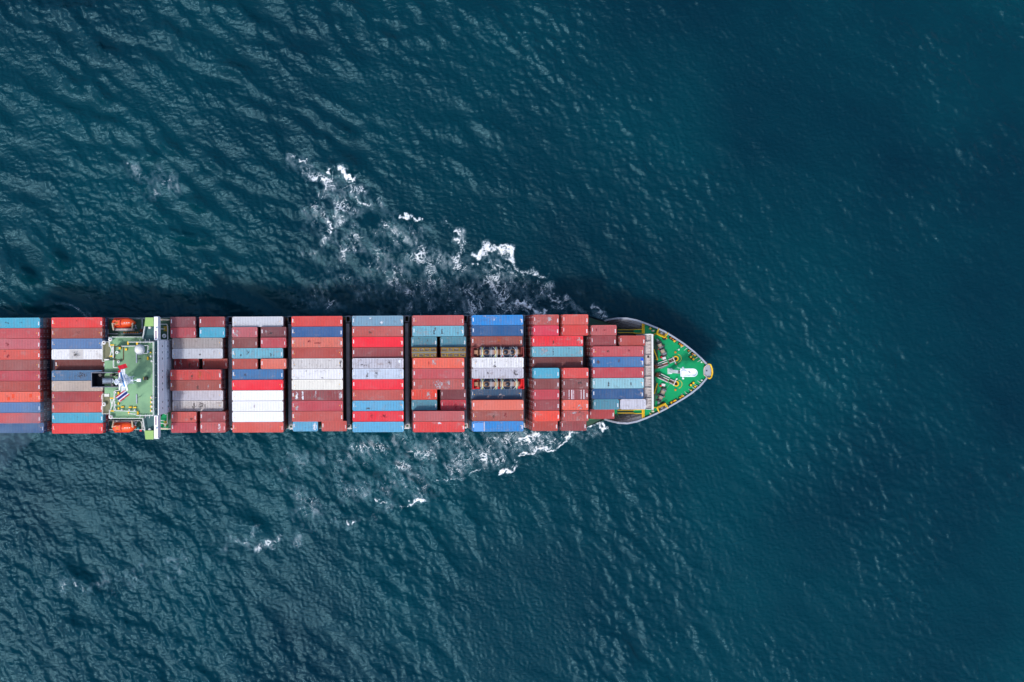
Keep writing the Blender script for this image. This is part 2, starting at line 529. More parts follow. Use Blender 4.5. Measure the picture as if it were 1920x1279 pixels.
# ------------------------------------------------------------------ foam of the bow wave and wake
def build_foam():
    st = 0.15
    fx0, fy1 = W(-20, 285); fx1, fy0 = W(1175, 1130)
    nx, ny = int((fx1 - fx0) / st), int((fy1 - fy0) / st)
    xs = fx0 + np.arange(nx) * st; ys = fy0 + np.arange(ny) * st
    gx_, gy_ = np.meshgrid(xs, ys, indexing='ij')
    k0 = CAM_Z / F_PX
    px = (gx_ / k0 + NX).astype(np.float32); py = (-gy_ / k0 + NY).astype(np.float32)
    f = lambda a, b, s, d=None, sp=2.0, pw=2.0: field(a, b, d, sp, pw, st, 2048, s, nx, ny).astype(np.float32)
    w1, w2 = f(3.0, 10.0, 41), f(3.0, 10.0, 42)
    w3, w4 = f(0.7, 2.5, 23), f(0.7, 2.5, 24)
    wx = px + 4.5 * w1 + 1.9 * w3; wy = py + 4.5 * w2 + 1.9 * w4       # ragged outlines
    lace_a, lace_b = f(2.6, 9.0, 25), f(1.6, 4.6, 26)
    lace_c = f(1.5, 6.0, 29, -20, 3.0)
    fine = f(0.35, 0.9, 27, None, 1, 1.0)
    clump = f(4.0, 14.0, 28)
    I, J = np.meshgrid(np.arange(nx), np.arange(ny), indexing='ij')

    def swirl(q, amp, s1, s2):
        ii = np.clip(I + (amp * s1 / st).astype(int), 0, nx - 1); jj = np.clip(J + (amp * s2 / st).astype(int), 0, ny - 1)
        return q[ii, jj]
    v1, v2 = f(2.0, 8.0, 31), f(2.0, 8.0, 32)
    streak_ = f(0.5, 3.5, 33, 20, 5.0, 1.6)                     # long threads dragged along the ship
    lace = np.maximum(np.exp(-np.abs(swirl(lace_a, 1.5, v1, v2)) / 0.15), 0.85 * np.exp(-np.abs(swirl(lace_b, 1.1, v2, v1)) / 0.20))
    lace = np.maximum(lace, 0.9 * np.exp(-np.abs(swirl(lace_c, 1.1, v1, -v2)) / 0.17))
    patch = np.clip(0.62 + 0.42 * f(1.5, 8.0, 34), 0.0, 1.3)
    lace = lace * (0.55 + 0.45 * patch) + 0.10 * np.clip(streak_, 0, 2)
    dense = np.zeros_like(px); thin = np.zeros_like(px)

    def dist(pts, sharp):
        qx, qy = (wx, wy) if sharp else (px + 9 * w1, py + 9 * w2)
        best = np.full_like(px, 1e9)
        for (ax, ay), (bx, by) in zip(pts[:-1], pts[1:]):
            dx, dy = bx - ax, by - ay
            t = np.clip(((qx - ax) * dx + (qy - ay) * dy) / (dx * dx + dy * dy + 1e-6), 0, 1)
            best = np.minimum(best, np.hypot(qx - ax - t * dx, qy - ay - t * dy))
        return best

    def stroke(pts, wid, amt, kind):
        nonlocal dense, thin
        d = dist(pts, kind == 'd') / (wid * (1.25 if kind == 'd' else 1.55))
        v = amt * np.exp(-d * d)
        if kind == 'd': dense = np.maximum(dense, v)
        else: thin = np.maximum(thin, v)

    jr = random.Random(5)

    def D(pts, w, a=1.0):
        stroke(pts, w, a, 'd')
        for _ in range(2):
            ox_, oy_ = jr.uniform(-4, 4), jr.uniform(-4, 4)
            stroke([(x + ox_ + jr.uniform(-3, 3), y + oy_ + jr.uniform(-3, 3)) for x, y in pts], w * jr.uniform(0.45, 0.8), a * jr.uniform(0.6, 0.85), 'd')
    T = lambda pts, w, a=1.0: stroke(pts, w, a, 't')
    # breaking crests on the far side, read off the photograph from the outermost one to the bow
    D([(557, 304), (574, 307)], 3.0, 0.95)
    D([(630, 318), (645, 326), (660, 331)], 5.5, 1.1); D([(660, 336), (671, 344)], 3, 0.6)
    D([(578, 310), (610, 318), (628, 324)], 2.5, 0.45)
    D([(666, 373), (690, 383)], 3.5, 0.8)
    D([(745, 406), (757, 403), (766, 411)], 4.5, 1.0); D([(781, 411), (794, 409)], 3.0, 0.9)
    D([(758, 446), (775, 442)], 3.5, 0.6)
    D([(851, 438), (858, 448), (860, 458)], 6.0, 0.85); D([(862, 462), (868, 470), (866, 480)], 5.5, 0.6); T([(850, 436), (862, 455), (872, 470), (862, 486)], 9, 1.1)
    D([(893, 482), (903, 472), (918, 466), (935, 465), (949, 470), (958, 478), (964, 488)], 7.5, 1.05); D([(962, 484), (969, 496), (974, 510)], 5.0, 0.75)
    T([(900, 470), (930, 468), (955, 478), (972, 505)], 7, 1.1)
    T([(905, 478), (925, 490), (945, 505), (962, 520)], 9, 1.0)
    D([(955, 490), (950, 500), (966, 522)], 5, 0.6)
    D([(925, 508), (933, 525), (945, 535)], 7, 0.6)
    D([(985, 514), (1003, 508), (1016, 518), (1028, 522)], 6.5, 0.75); D([(1008, 530), (1024, 545)], 5, 0.6)
    D([(1030, 562), (1048, 552), (1064, 560)], 6, 0.75)
    D([(978, 574), (995, 570), (1008, 577), (1020, 586)], 5.5, 1.1)
    D([(1108, 572), (1120, 580), (1132, 587)], 5.5, 0.8)
    D([(1132, 588), (1142, 594)], 3.5, 0.7)
    # lace left behind them
    T([(575, 325), (600, 340), (630, 350), (640, 375), (655, 400)], 13, 0.95)
    T([(590, 390), (608, 410), (625, 430), (600, 460)], 14, 0.9)
    T([(640, 330), (665, 350), (668, 380)], 9, 0.8)
    T([(625, 450), (650, 470), (690, 480), (730, 480), (740, 470)], 12, 0.75)
    T([(600, 470), (593, 490), (590, 505)], 7, 0.6)
    T([(720, 470), (735, 490), (725, 520)], 15, 0.7)
    T([(790, 465), (800, 490), (800, 520), (775, 550)], 20, 0.9)
    T([(830, 470), (815, 500), (850, 545)], 12, 0.6)
    T([(930, 505), (935, 530), (950, 545), (930, 560)], 15, 1.0)
    T([(880, 490), (905, 490)], 6, 0.6)
    T([(860, 570), (920, 580), (980, 575)], 16, 0.8); T([(970, 585), (1020, 588), (1050, 580)], 12, 0.9)
    T([(985, 545), (1010, 560)], 12, 0.6)
    T([(1075, 575), (1090, 582)], 9, 0.5)
    T([(560, 560), (640, 550), (760, 565), (850, 560)], 26, 0.46)
    T([(250, 340), (330, 350)], 25, 0.5)
    T([(640, 440), (600, 520), (560, 560)], 26, 0.45); T([(700, 520), (760, 540), (900, 540)], 30, 0.48)
    T([(560, 312), (600, 325), (650, 345), (700, 400), (760, 440), (850, 490), (960, 530), (1050, 575), (1120, 588)], 16, 0.66)
    T([(600, 420), (680, 470), (780, 500), (880, 540), (1000, 575)], 28, 0.62)
    T([(640, 520), (760, 560), (980, 588)], 18, 0.5)
    # the near side
    T([(1110, 800), (1060, 828), (980, 860), (900, 885), (820, 910), (740, 945), (640, 980), (540, 1010), (440, 1025), (300, 1065), (150, 1098), (0, 1118)], 9, 0.40)
    T([(1090, 806), (1000, 822), (860, 826), (720, 835), (560, 860)], 14, 0.62)
    T([(960, 850), (840, 880), (700, 910), (560, 960)], 26, 0.46)
    D([(1085, 808), (1075, 816), (1060, 826)], 3.4, 1.0); D([(1060, 826), (1047, 845), (1030, 847), (1015, 838)], 3.8, 0.95)
    D([(1028, 834), (1005, 836), (990, 852), (975, 862)], 4.0, 0.95)
    D([(1012, 812), (995, 818), (978, 817)], 4.5, 1.1); D([(978, 817), (945, 822), (920, 822)], 3.8, 0.65)
    D([(945, 887), (956, 880), (966, 873)], 4.2, 1.05)
    D([(1122, 796), (1105, 800), (1138, 794)], 4.5, 1.0); D([(1100, 800), (1120, 792)], 4, 0.8)
    D([(920, 876), (905, 880), (890, 893), (870, 903), (845, 898), (828, 905)], 3.2, 0.65)
    D([(765, 945), (778, 940), (792, 933)], 3.8, 1.0)
    D([(650, 978), (660, 983), (668, 979)], 2.8, 0.9); D([(716, 943), (722, 941)], 2.4, 0.8); D([(750, 953), (760, 952)], 2.2, 0.6)
    D([(448, 1017), (470, 1022), (486, 1016)], 4, 0.5); D([(500, 1012), (525, 1016), (540, 1008)], 4, 0.55)
    D([(586, 986), (592, 978)], 2.5, 0.5)
    D([(139, 1086), (147, 1098), (158, 1102)], 3, 0.6); D([(20, 1115), (38, 1112)], 3.5, 0.45); D([(295, 1070), (315, 1070)], 3, 0.4)
    T([(1010, 830), (960, 835), (900, 845)], 18, 0.95)
    T([(1040, 835), (1000, 850)], 12, 0.8)
    T([(960, 815), (890, 830), (800, 840), (730, 850)], 16, 0.75)
    T([(900, 860), (830, 870), (790, 860)], 22, 0.7)
    T([(780, 830), (700, 850), (650, 870)], 24, 0.52)
    T([(930, 850), (910, 870)], 12, 0.8)
    T([(840, 885), (820, 875)], 12, 0.7); T([(745, 905), (720, 880), (700, 910)], 16, 0.55)
    T([(770, 915), (785, 930), (745, 930)], 12, 0.75)
    T([(520, 880), (560, 910), (590, 940), (580, 980)], 20, 0.42)
    T([(430, 1015), (490, 1020), (545, 1005)], 10, 0.7)
    T([(100, 1090), (180, 1100), (330, 1068)], 10, 0.42)
    T([(1005, 800), (900, 818)], 10, 0.7)
    T([(118, 575), (140, 572), (172, 584)], 5, 0.7)

    a_d = sstep(dense * (0.86 + 0.12 * np.clip(w3, -2, 2) + 0.06 * fine + 0.42 * (lace - 0.45)), 0.26, 0.92)
    dens = np.clip(thin * (0.95 + 0.22 * clump), 0, 1.25)
    thr = 0.86 - 0.86 * dens
    a_t = sstep(lace + 0.03 * fine - thr, 0.0, 0.75) * np.clip(0.25 + 0.62 * dens, 0, 0.88) * (dens > 0.06)
    churn = np.maximum(dens, 0.8 * np.clip(dense, 0, 1))
    veil = sstep(churn, 0.08, 0.85) * 0.23 * np.clip(0.70 + 0.30 * w3 + 0.30 * streak_ + 0.3 * v1, 0.05, 1.7)
    al = np.maximum(np.maximum(a_d, a_t), veil)
    al[al < 0.035] = 0
    # height from the sea grid
    ix = np.clip((gx_ - X0) / STEP, 0, NXG - 2); iy = np.clip((gy_ - Y0) / STEP, 0, NYG - 2)
    i0 = ix.astype(int); j0 = iy.astype(int); tx = ix - i0; ty = iy - j0
    hh = (H[i0, j0] * (1 - tx) * (1 - ty) + H[i0 + 1, j0] * tx * (1 - ty) + H[i0, j0 + 1] * (1 - tx) * ty + H[i0 + 1, j0 + 1] * tx * ty)
    hh = hh + 0.03 + 0.30 * a_d * (0.6 + 0.35 * w3 + 0.12 * fine) + 0.03 * al
    idx = np.arange(nx * ny).reshape(nx, ny)
    q = np.stack([idx[:-1, :-1], idx[1:, :-1], idx[1:, 1:], idx[:-1, 1:]], -1).reshape(-1, 4)
    am = al.ravel()
    q = q[am[q].max(axis=1) > 0]
    used, inv = np.unique(q, return_inverse=True)
    co = np.stack([gx_.ravel()[used], gy_.ravel()[used], hh.ravel()[used]], -1)
    me = quad_mesh("wake_foam", co, inv.reshape(-1, 4))
    at = me.attributes.new("foam", 'FLOAT', 'POINT'); at.data.foreach_set("value", am[used].astype(np.float32))
    m, nt, p = new_mat('sea_foam')
    N, L = nt.nodes, nt.links
    a = N.new("ShaderNodeAttribute"); a.attribute_name = "foam"
    p.inputs["Base Color"].default_value = (0.80, 0.85, 0.88, 1); p.inputs["Roughness"].default_value = 0.9
    cr = N.new("ShaderNodeValToRGB")
    cr.color_ramp.elements[0].position = 0.08; cr.color_ramp.elements[0].color = (0.16, 0.36, 0.44, 1)
    cr.color_ramp.elements[1].position = 0.65; cr.color_ramp.elements[1].color = (0.84, 0.88, 0.91, 1)
    L.new(a.outputs["Fac"], cr.inputs[0]); L.new(cr.outputs[0], p.inputs["Base Color"])
    L.new(a.outputs["Fac"], p.inputs["Alpha"])
    me.materials.append(m)
    o = bpy.data.objects.new("wake_foam", me); COL.objects.link(o)
    tag(o, "white foam of the bow wave and lacy wake on both sides of the ship", "foam", kind='stuff')
    print("foam quads", len(q))


build_foam()

# ------------------------------------------------------------------ the ship: hull and decks
ship = empty("container_ship", to_world(0, 0, 0), SHIP_A)
tag(ship, "long container ship with green foredeck and bridge sailing to the right", "container ship")

HB = 14.2
Z_MAIN, Z_FC, Z_RAIL = 9.0, 13.2, 14.3
up_px = [(1140, 600.5), (1146, 598), (1158, 595.8), (1176, 596.2), (1194, 599.8), (1212, 606), (1230, 613.3), (1248, 621.7), (1266, 632.7),
         (1284, 644.7), (1302, 659), (1316, 671.7), (1327, 683.4), (1332.5, 693)]
lo_px = [(1140, 789.5), (1146, 791.5), (1158, 794), (1176, 795), (1194, 791.5), (1212, 785), (1230, 777), (1248, 768), (1266, 757.5), (1284, 747),
         (1298, 737.5), (1312.6, 725.5), (1325, 711), (1332, 699.5)]
rail_up = [S(x, y, Z_RAIL) for x, y in up_px]
rail_lo = [S(x, y, Z_RAIL) for x, y in lo_px]
# make both sides mirror pairs about their common centreline so the hull is fair
BOW_TIP = S(1334.5, 696.3, Z_RAIL)
BOW_C = BOW_TIP[1]


def lerp_poly(poly, u):
    for a, b in zip(poly[:-1], poly[1:]):
        if a[0] <= u <= b[0]:
            t = (u - a[0]) / (b[0] - a[0] + 1e-9)
            return a[1] + t * (b[1] - a[1])
    return poly[-1][1] if u > poly[-1][0] else poly[0][1]


hull = MB()
us = [-113, -108, -98, -85, -60, -20, 20, 40, 50, 55] + [p[0] for p in rail_up] + [BOW_TIP[0]]
wl = {-113: 9.5, -108: 11.5, -98: 13.2, -85: 13.9, -60: 14.1, -20: 14.15, 20: 14.1, 40: 13.2, 50: 11.6, 55: 10.4}


def wl_at(u):
    if u in wl: return wl[u]
    t = (u - 55) / (BOW_TIP[0] - 3.5 - 55)
    return max(0.06, 10.4 * (1 - min(1, t) ** 1.25))


rings = []
for u in us:
    if u <= 55:
        pt = 14.2 if u > -105 else (13.4 if u > -110 else 12.6); pu = sb = pt; zt = Z_MAIN + 0.02
        vu, vl = pt, -pt
    else:
        vu = lerp_poly(rail_up, u) if u < rail_up[-1][0] + 1e-6 else BOW_C + 0.15
        vl = lerp_poly(rail_lo, u) if u < rail_lo[-1][0] + 1e-6 else BOW_C - 0.15
        t = min(1, max(0, (u - 58.5) / 4.0)); zt = Z_MAIN + 0.3 + (Z_RAIL - Z_MAIN - 0.3) * t * t * (3 - 2 * t)
    w0 = wl_at(u) if u < 84 else 0.06
    cu = 0 if u <= 55 else BOW_C * min(1, (u - 55) / 15)
    ring = [(u, cu, -4.0)]
    r_ = []
    for fz, fl in ((-4.0, 0.9), (0.0, 1.0)):
        r_.append((u, cu + w0 * fl, fz))
    r_.append((u, cu + w0 + (vu - cu - w0) * 0.42, 5.0 * min(1, zt / 9)))
    r_.append((u, vu - 0.12 * (vu - cu - w0), zt * 0.86))
    r_.append((u, vu, zt))
    l_ = []
    for fz, fl in ((-4.0, 0.9), (0.0, 1.0)):
        l_.append((u, cu - w0 * fl, fz))
    l_.append((u, cu - w0 + (vl - cu + w0) * 0.42, 5.0 * min(1, zt / 9)))
    l_.append((u, vl - 0.12 * (vl - cu + w0), zt * 0.86))
    l_.append((u, vl, zt))
    rings.append(r_[::-1] + l_)
nr = len(rings[0])
vv = [p for r in rings for p in r]
ff = []
for i in range(len(rings) - 1):
    for j in range(nr - 1):
        ff.append((i * nr + j, (i + 1) * nr + j, (i + 1) * nr + j + 1, i * nr + j + 1))
hull.add(vv, ff)
hull.add(rings[0], [tuple(range(nr))])
hull.build("hull", ['hull'], ship)

md = MB()
deck_edge = [(-112.6, 12.5), (-108, 13.3), (-98, 14.1), (50, 14.1), (55, 13.95)] + [S(1118, 599.5, Z_MAIN)] + [S(1142, 604, Z_MAIN), S(1165, 611, Z_MAIN), S(1190, 624, Z_MAIN), S(1212, 640, Z_MAIN)]
deck_low = [(-112.6, -12.5), (-108, -13.3), (-98, -14.1), (50, -14.1), (55, -13.95)] + [S(1118, 793, Z_MAIN)] + [S(1142, 786, Z_MAIN), S(1165, 779, Z_MAIN), S(1190, 766, Z_MAIN), S(1212, 750, Z_MAIN)]
md.prism(deck_edge + deck_low[::-1], Z_MAIN - 0.25, Z_MAIN, 0)
md.build("main_deck", ['green_dark'], ship)
bx0 = S(1102, 700, Z_MAIN)[0]
# brighter green side decks beside the bow block
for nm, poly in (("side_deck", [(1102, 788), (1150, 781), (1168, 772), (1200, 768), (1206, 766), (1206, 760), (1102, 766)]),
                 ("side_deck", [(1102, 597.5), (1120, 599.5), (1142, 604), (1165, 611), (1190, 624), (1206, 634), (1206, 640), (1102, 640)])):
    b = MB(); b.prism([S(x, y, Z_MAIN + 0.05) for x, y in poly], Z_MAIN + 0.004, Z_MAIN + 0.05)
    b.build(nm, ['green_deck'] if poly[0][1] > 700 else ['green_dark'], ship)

# forecastle deck
fc_aft = 1205
fc = [S(fc_aft, y, Z_FC) for y in (607, 784)]


def inset(poly, d, z):
    out = []
    for x, y in poly:
        out.append((x, y))
    return out


fc_up = [(u, v - 0.22) for u, v in rail_up if u > fc[0][0] + 0.3]
fc_lo = [(u, v + 0.22) for u, v in rail_lo if u > fc[1][0] + 0.3]
u_aft = fc[0][0]
b = MB()
b.prism([(u_aft, lerp_poly(rail_up, u_aft) - 0.22)] + fc_up + fc_lo[::-1] + [(u_aft, lerp_poly(rail_lo, u_aft) + 0.22)], Z_FC - 0.3, Z_FC)
b.build("forecastle_deck", ['green_deck'], ship)
# bulkhead below the forecastle's aft edge
b = MB(); b.span((u_aft - 0.1, -10.5, Z_MAIN), (u_aft + 0.1, 11.0, Z_FC - 0.31)); b.build("bulkhead", ['bulwark_grey'], ship)


def strip(poly, w, z0, z1, sgn, name, mat, parent, top=None):
    """band of width w running along poly, on its inner side"""
    n = len(poly); nor = []
    for i in range(n):
        a, c = poly[max(0, i - 1)], poly[min(n - 1, i + 1)]
        dx, dy = c[0] - a[0], c[1] - a[1]; l = math.hypot(dx, dy)
        nor.append((dy / l * sgn, -dx / l * sgn))
    b = MB()
    for i in range(n - 1):
        q = [poly[i], poly[i + 1], (poly[i + 1][0] + nor[i + 1][0] * w, poly[i + 1][1] + nor[i + 1][1] * w), (poly[i][0] + nor[i][0] * w, poly[i][1] + nor[i][1] * w)]
        z_0 = z0[i:i + 2] if isinstance(z0, list) else (z0, z0)
        z_1 = z1[i:i + 2] if isinstance(z1, list) else (z1, z1)
        zz0 = (z_0[0], z_0[1], z_0[1], z_0[0]); zz1 = (z_1[0], z_1[1], z_1[1], z_1[0])
        vv = [(q[k][0], q[k][1], zz0[k]) for k in range(4)] + [(q[k][0], q[k][1], zz1[k]) for k in range(4)]
        b.add(vv, [(3, 2, 1, 0), (4, 5, 6, 7), (0, 1, 5, 4), (2, 3, 7, 6)] + ([(3, 0, 4, 7)] if i == 0 else []) + ([(1, 2, 6, 5)] if i == n - 2 else []))
    return b.build(name, [mat], parent)


def zrail(u):
    t = min(1, max(0, (u - 58.5) / 4.0)); return Z_MAIN + 0.3 + (Z_RAIL - Z_MAIN - 0.3) * t * t * (3 - 2 * t)


for poly, sg in ((rail_up, 1), (rail_lo, -1)):
    zr = [zrail(u) for u, v in poly]
    bw = empty("bulwark", (0, 0, 0), 0, ship)
    strip(poly, 0.10, [max(Z_MAIN, min(z - 0.1, Z_FC - 0.3)) if u > u_aft else z - 0.5 for (u, v), z in zip(poly, zr)], [z + 0.02 for z in zr], sg, "plating", 'bulwark_grey', bw)
    strip([(u, v + sg * 0.08) for u, v in poly], 0.42, [z + 0.025 for z in zr], [z + 0.13 for z in zr], sg, "cap_rail", 'grey_rail', bw)
    # flared inner plating abaft the forecastle, with webs and stringers
    b = MB(); fr = MB(); st_ = MB()
    uu = np.linspace(poly[0][0] + 0.6, u_aft - 0.15, 15)
    rows = []
    for u in uu:
        v = lerp_poly(poly, u); zt = zrail(u) - 0.05
        dep = 0.4 + 2.6 * math.sin(min(1.0, (u - uu[0]) / (uu[-1] - uu[0]) * 1.15) * math.pi / 2)
        rows.append([(u, v - sg * (0.12 + dep * t ** 0.8), zt + (Z_MAIN + 0.08 - zt) * t) for t in (0, 0.25, 0.5, 0.75, 1.0)])
    vv = [p for r in rows for p in r]
    ff = [(i * 5 + j, (i + 1) * 5 + j, (i + 1) * 5 + j + 1, i * 5 + j + 1) for i in range(len(rows) - 1) for j in range(4)]
    if sg < 0: ff = [f[::-1] for f in ff]
    b.add(vv, ff); b.build("flare_plate", ['bulwark_grey'], bw)
    for j in (1, 2, 3):
        st_ = MB(); st_.tube([(r[j][0], r[j][1] - sg * 0.06, r[j][2] + 0.06) for r in rows], 0.07, 4)
        st_.build("stringer", ['dark_steel'], bw)
    for i in range(1, len(rows), 2 if sg > 0 else 2):
        fr = MB(); fr.tube([(p[0], p[1] - sg * 0.10, p[2] + 0.10) for p in rows[i]], 0.10 if i % 4 == 1 else 0.06, 4)
        fr.build("web_frame", ['grey_rail' if i % 4 == 1 else 'bulwark_grey'], bw)
    # stays between bulwark and forecastle deck
    for px_ in ((1222, 1240, 1254, 1271, 1285, 1291, 1299, 1305, 1311, 1317)):
        u0 = S(px_, 696, Z_RAIL)[0]; v0 = lerp_poly(poly, u0); v1 = lerp_poly(poly, u0 + 0.5)
        dx, dy = 0.5, v1 - v0; l = math.hypot(dx, dy); nx_, ny_ = dy / l * sg, -dx / l * sg
        s = MB(); ln = 0.75 if px_ > 1280 else 0.55
        c = [(u0 + nx_ * t, v0 + ny_ * t) for t in (0.45, 0.45 + ln)]
        ang = math.atan2(ny_, nx_)
        s.add([(c[0][0] - .04 * ny_, c[0][1] + .04 * nx_, Z_RAIL), (c[0][0] + .04 * ny_, c[0][1] - .04 * nx_, Z_RAIL),
               (c[0][0] - .04 * ny_, c[0][1] + .04 * nx_, Z_FC), (c[0][0] + .04 * ny_, c[0][1] - .04 * nx_, Z_FC),
               (c[1][0] - .04 * ny_, c[1][1] + .04 * nx_, Z_FC), (c[1][0] + .04 * ny_, c[1][1] - .04 * nx_, Z_FC)],
              [(0, 1, 3, 2), (2, 3, 5, 4), (0, 4, 5, 1), (0, 2, 4), (1, 5, 3)])
        s.build("stay", ['white'], bw)


# ------------------------------------------------------------------ shipping containers
PAL = dict(
    bright_teal=(62, 176, 206), light_teal=(112, 192, 214), pale_teal=(150, 208, 220), muted_teal=(74, 150, 172), sky_blue=(92, 182, 224),
    rose_red=(204, 80, 86), dusty_pink=(204, 98, 107), coral_red=(222, 88, 77), mauve_brown=(164, 86, 82), crimson=(206, 43, 65),
    dull_crimson=(196, 65, 77), brick_red=(184, 72, 63), orange_coral=(252, 104, 80), steel_blue=(66, 118, 160), slate_blue=(88, 130, 180),
    bright_red=(240, 59, 58), vivid_red=(248, 30, 54), rust_brown=(168, 78, 68), clean_white=(252, 252, 254), dirty_white=(232, 228, 226),
    dark_brown=(118, 51, 49), tan_beige=(204, 186, 172), dark_rose=(184, 63, 66), red=(222, 70, 65), mauve=(138, 67, 75), maroon=(158, 61, 66),
    taupe_grey=(182, 174, 172), pale_grey=(214, 218, 226), dark_red=(186, 37, 42), orange_red=(252, 70, 46), lilac_white=(216, 216, 228),
    plum=(122, 55, 63), salmon=(232, 115, 96), blue=(44, 120, 178), royal_blue=(44, 96, 152), cream_white=(250, 246, 234), rosy_brick=(200, 84, 77),
    grey_blue=(122, 168, 194), pale_blue=(212, 226, 244), dusty_rose=(198, 92, 93), vivid_blue=(0, 142, 222), navy_blue=(24, 90, 144),
    dark_blue=(44, 92, 130), bright_blue=(20, 144, 222), plum_brown=(138, 67, 66), pinkish_red=(224, 53, 79), faded_rose=(208, 90, 91),
)
ROWP = 2.53
BLOCK = ["block at left edge", "block behind bridge", "first block ahead of bridge", "second block ahead of bridge", "third block ahead of bridge",
         "fourth block ahead of bridge", "fifth block ahead of bridge", "sixth block ahead of bridge", "seventh block ahead of bridge", "block nearest the bow"]
ORD = ["first", "second", "third", "fourth", "fifth", "sixth", "seventh", "eighth", "ninth", "tenth", "bottom"]

# per block: reference height of the tops, photo x of the centres of the long ones and of the short pairs (at the height given)
GEO = [
    dict(z=23.0, c40=(27.5, 23.0)),
    dict(z=23.0, c40=(144.7, 23.0)),
    dict(z=23.0, c40=(366.8, 23.4), ca=(343.3, 23.0), cb=(397.8, 23.0)),
    dict(z=23.0, c40=(482.8, 23.0), ca=(458.9, 23.0), cb=(513.0, 23.0)),
    dict(z=23.0, c40=(594.8, 23.0), ca=(572.0, 20.4), cb=(626.1, 20.4)),
    dict(z=23.6, c40=(708.6, 23.6)),
    dict(z=24.4, c40=(822.3, 24.4), ca=(795.7, 22.4), cb=(850.2, 22.4)),
    dict(z=24.2, c40=(933.4, 24.2)),
    dict(z=25.4, c40=(1046.0, 22.8), ca=(1024.6, 25.4), cb=(1078.8, 25.4)),
    dict(z=24.0, c40=(1159.2, 24.0), ca=(1133.0, 24.0), cb=(1186.8, 24.0)),
]
# rows from the top of the photo; a pair is written a+b; ':' gives height offset, wear after '~'
ROWS = [
    ["bright_teal~.4", "rose_red", "dusty_pink", "coral_red", "mauve_brown", "dull_crimson", "brick_red", "orange_coral~.5", "slate_blue", "faded_rose", "royal_blue:-2.6"],
    ["bright_red~.4", "rust_brown~.5", "slate_blue", "clean_white~.5", "dark_brown:-2.6", "steel_blue~.5", "tan_beige", "dark_rose", "coral_red", "bright_teal", "bright_red~.2"],
    ["mauve+maroon", "dull_crimson:-.3~.6+bright_teal:-.3", "taupe_grey:-2.3~.6", "pale_grey:-2.3~.4", "dark_red:-4.6~.8+brick_red:-4.6", "red:.4~.6", "rust_brown:.4", "lilac_white:-2.4~.5", "dirty_white:-2.4~1", "coral_red:-.6~.7+maroon:-.6", "dull_crimson:-.6+faded_rose:-.6~.8"],
    ["pale_grey:-1.2~.3", "dusty_pink:-.2~.7+plum:-.2~.6", "plum_brown:-.2~.5+dull_crimson:.3", "light_teal:-.2~.8", "brick_red:-.3+salmon:.3", "blue:-.3~.6", "vivid_red~.1", "clean_white~.05", "clean_white~.2", "clean_white~.05", "coral_red:-.2~.3"],
    ["red~.3", "royal_blue~.3", "salmon~.7", "brick_red~.3", "dirty_white~.8", "clean_white~.5", "cream_white~.3", "maroon~1", "dull_crimson~.3", "rosy_brick~.3", "sky_blue:-2.6~.5+rosy_brick:-2.6~.3"],
    ["grey_blue~.6", "rosy_brick:-.2~.5", "vivid_red:-.2~.1", "maroon:-.4~.5", "lilac_white:.5~1", "pale_blue:.5~.6", "vivid_red:.3~.2", "rosy_brick:-.1~.4", "sky_blue~.6", "vivid_red:.1~.5", "sky_blue:.1~.5"],
    ["dusty_rose~.4", "light_teal~.9", "muted_teal:-2~.8+muted_teal:-2~.6", "X:-.3", "orange_coral:.2~.6", "rose_red:.1~.4", "rosy_brick~.8", "orange_red:-2.6~1+plum:-2.6~.3", "muted_teal:-2.6~.4+crimson:-2.6~.7", "dusty_rose:.2~.4", "bright_red:.2~.6"],
    ["vivid_blue~.6", "navy_blue~.3", "rust_brown:-1.4~.7", "F:.5", "clean_white:.3~.7", "lilac_white:.1~.9", "G:.5", "dark_blue:-2.4~.6", "salmon~.2", "rust_brown:-.2~.5", "bright_blue:-.4~.7"],
    ["rosy_brick~.8+coral_red:.4~.5", "pinkish_red:-.2~.3+red:.2~.4", "vivid_red:-2.6~.7", "light_teal:-2.9~.7", "dark_brown:-2.9~.3", "bright_teal~.4+red:.4~.2", "plum_brown~.4+plum_brown:.3~.7", "dull_crimson~.3+maroon~1", "maroon~.4+orange_coral~.6", "orange_red~.5+rosy_brick:.2~.8", "brick_red:-2.4~.4+maroon:-2.4~.6"],
    [None, "dusty_rose:-.2~.5", "maroon:-.6~.4+brick_red:-.4~.2", "rose_red~.5", "blue~.6", "dull_crimson~.3", "pale_teal~.6", "navy_blue:-.4~.4", "muted_teal:-.6~.7+lilac_white:-.6~.6", "dark_rose:-4.5~.3", None],
]
DECK_TOP = [10.2] * 9 + [12.6]


def corr(n, L, d):
    """corrugation profile along a wall of length L: list of (position, depth)"""
    out = []; p = L / n
    for i in range(n):
        x = -L / 2 + i * p
        out += [(x + 0.02 * p, 0), (x + 0.32 * p, 0), (x + 0.5 * p, d), (x + 0.82 * p, d)]
    out.append((L / 2, 0))
    return out


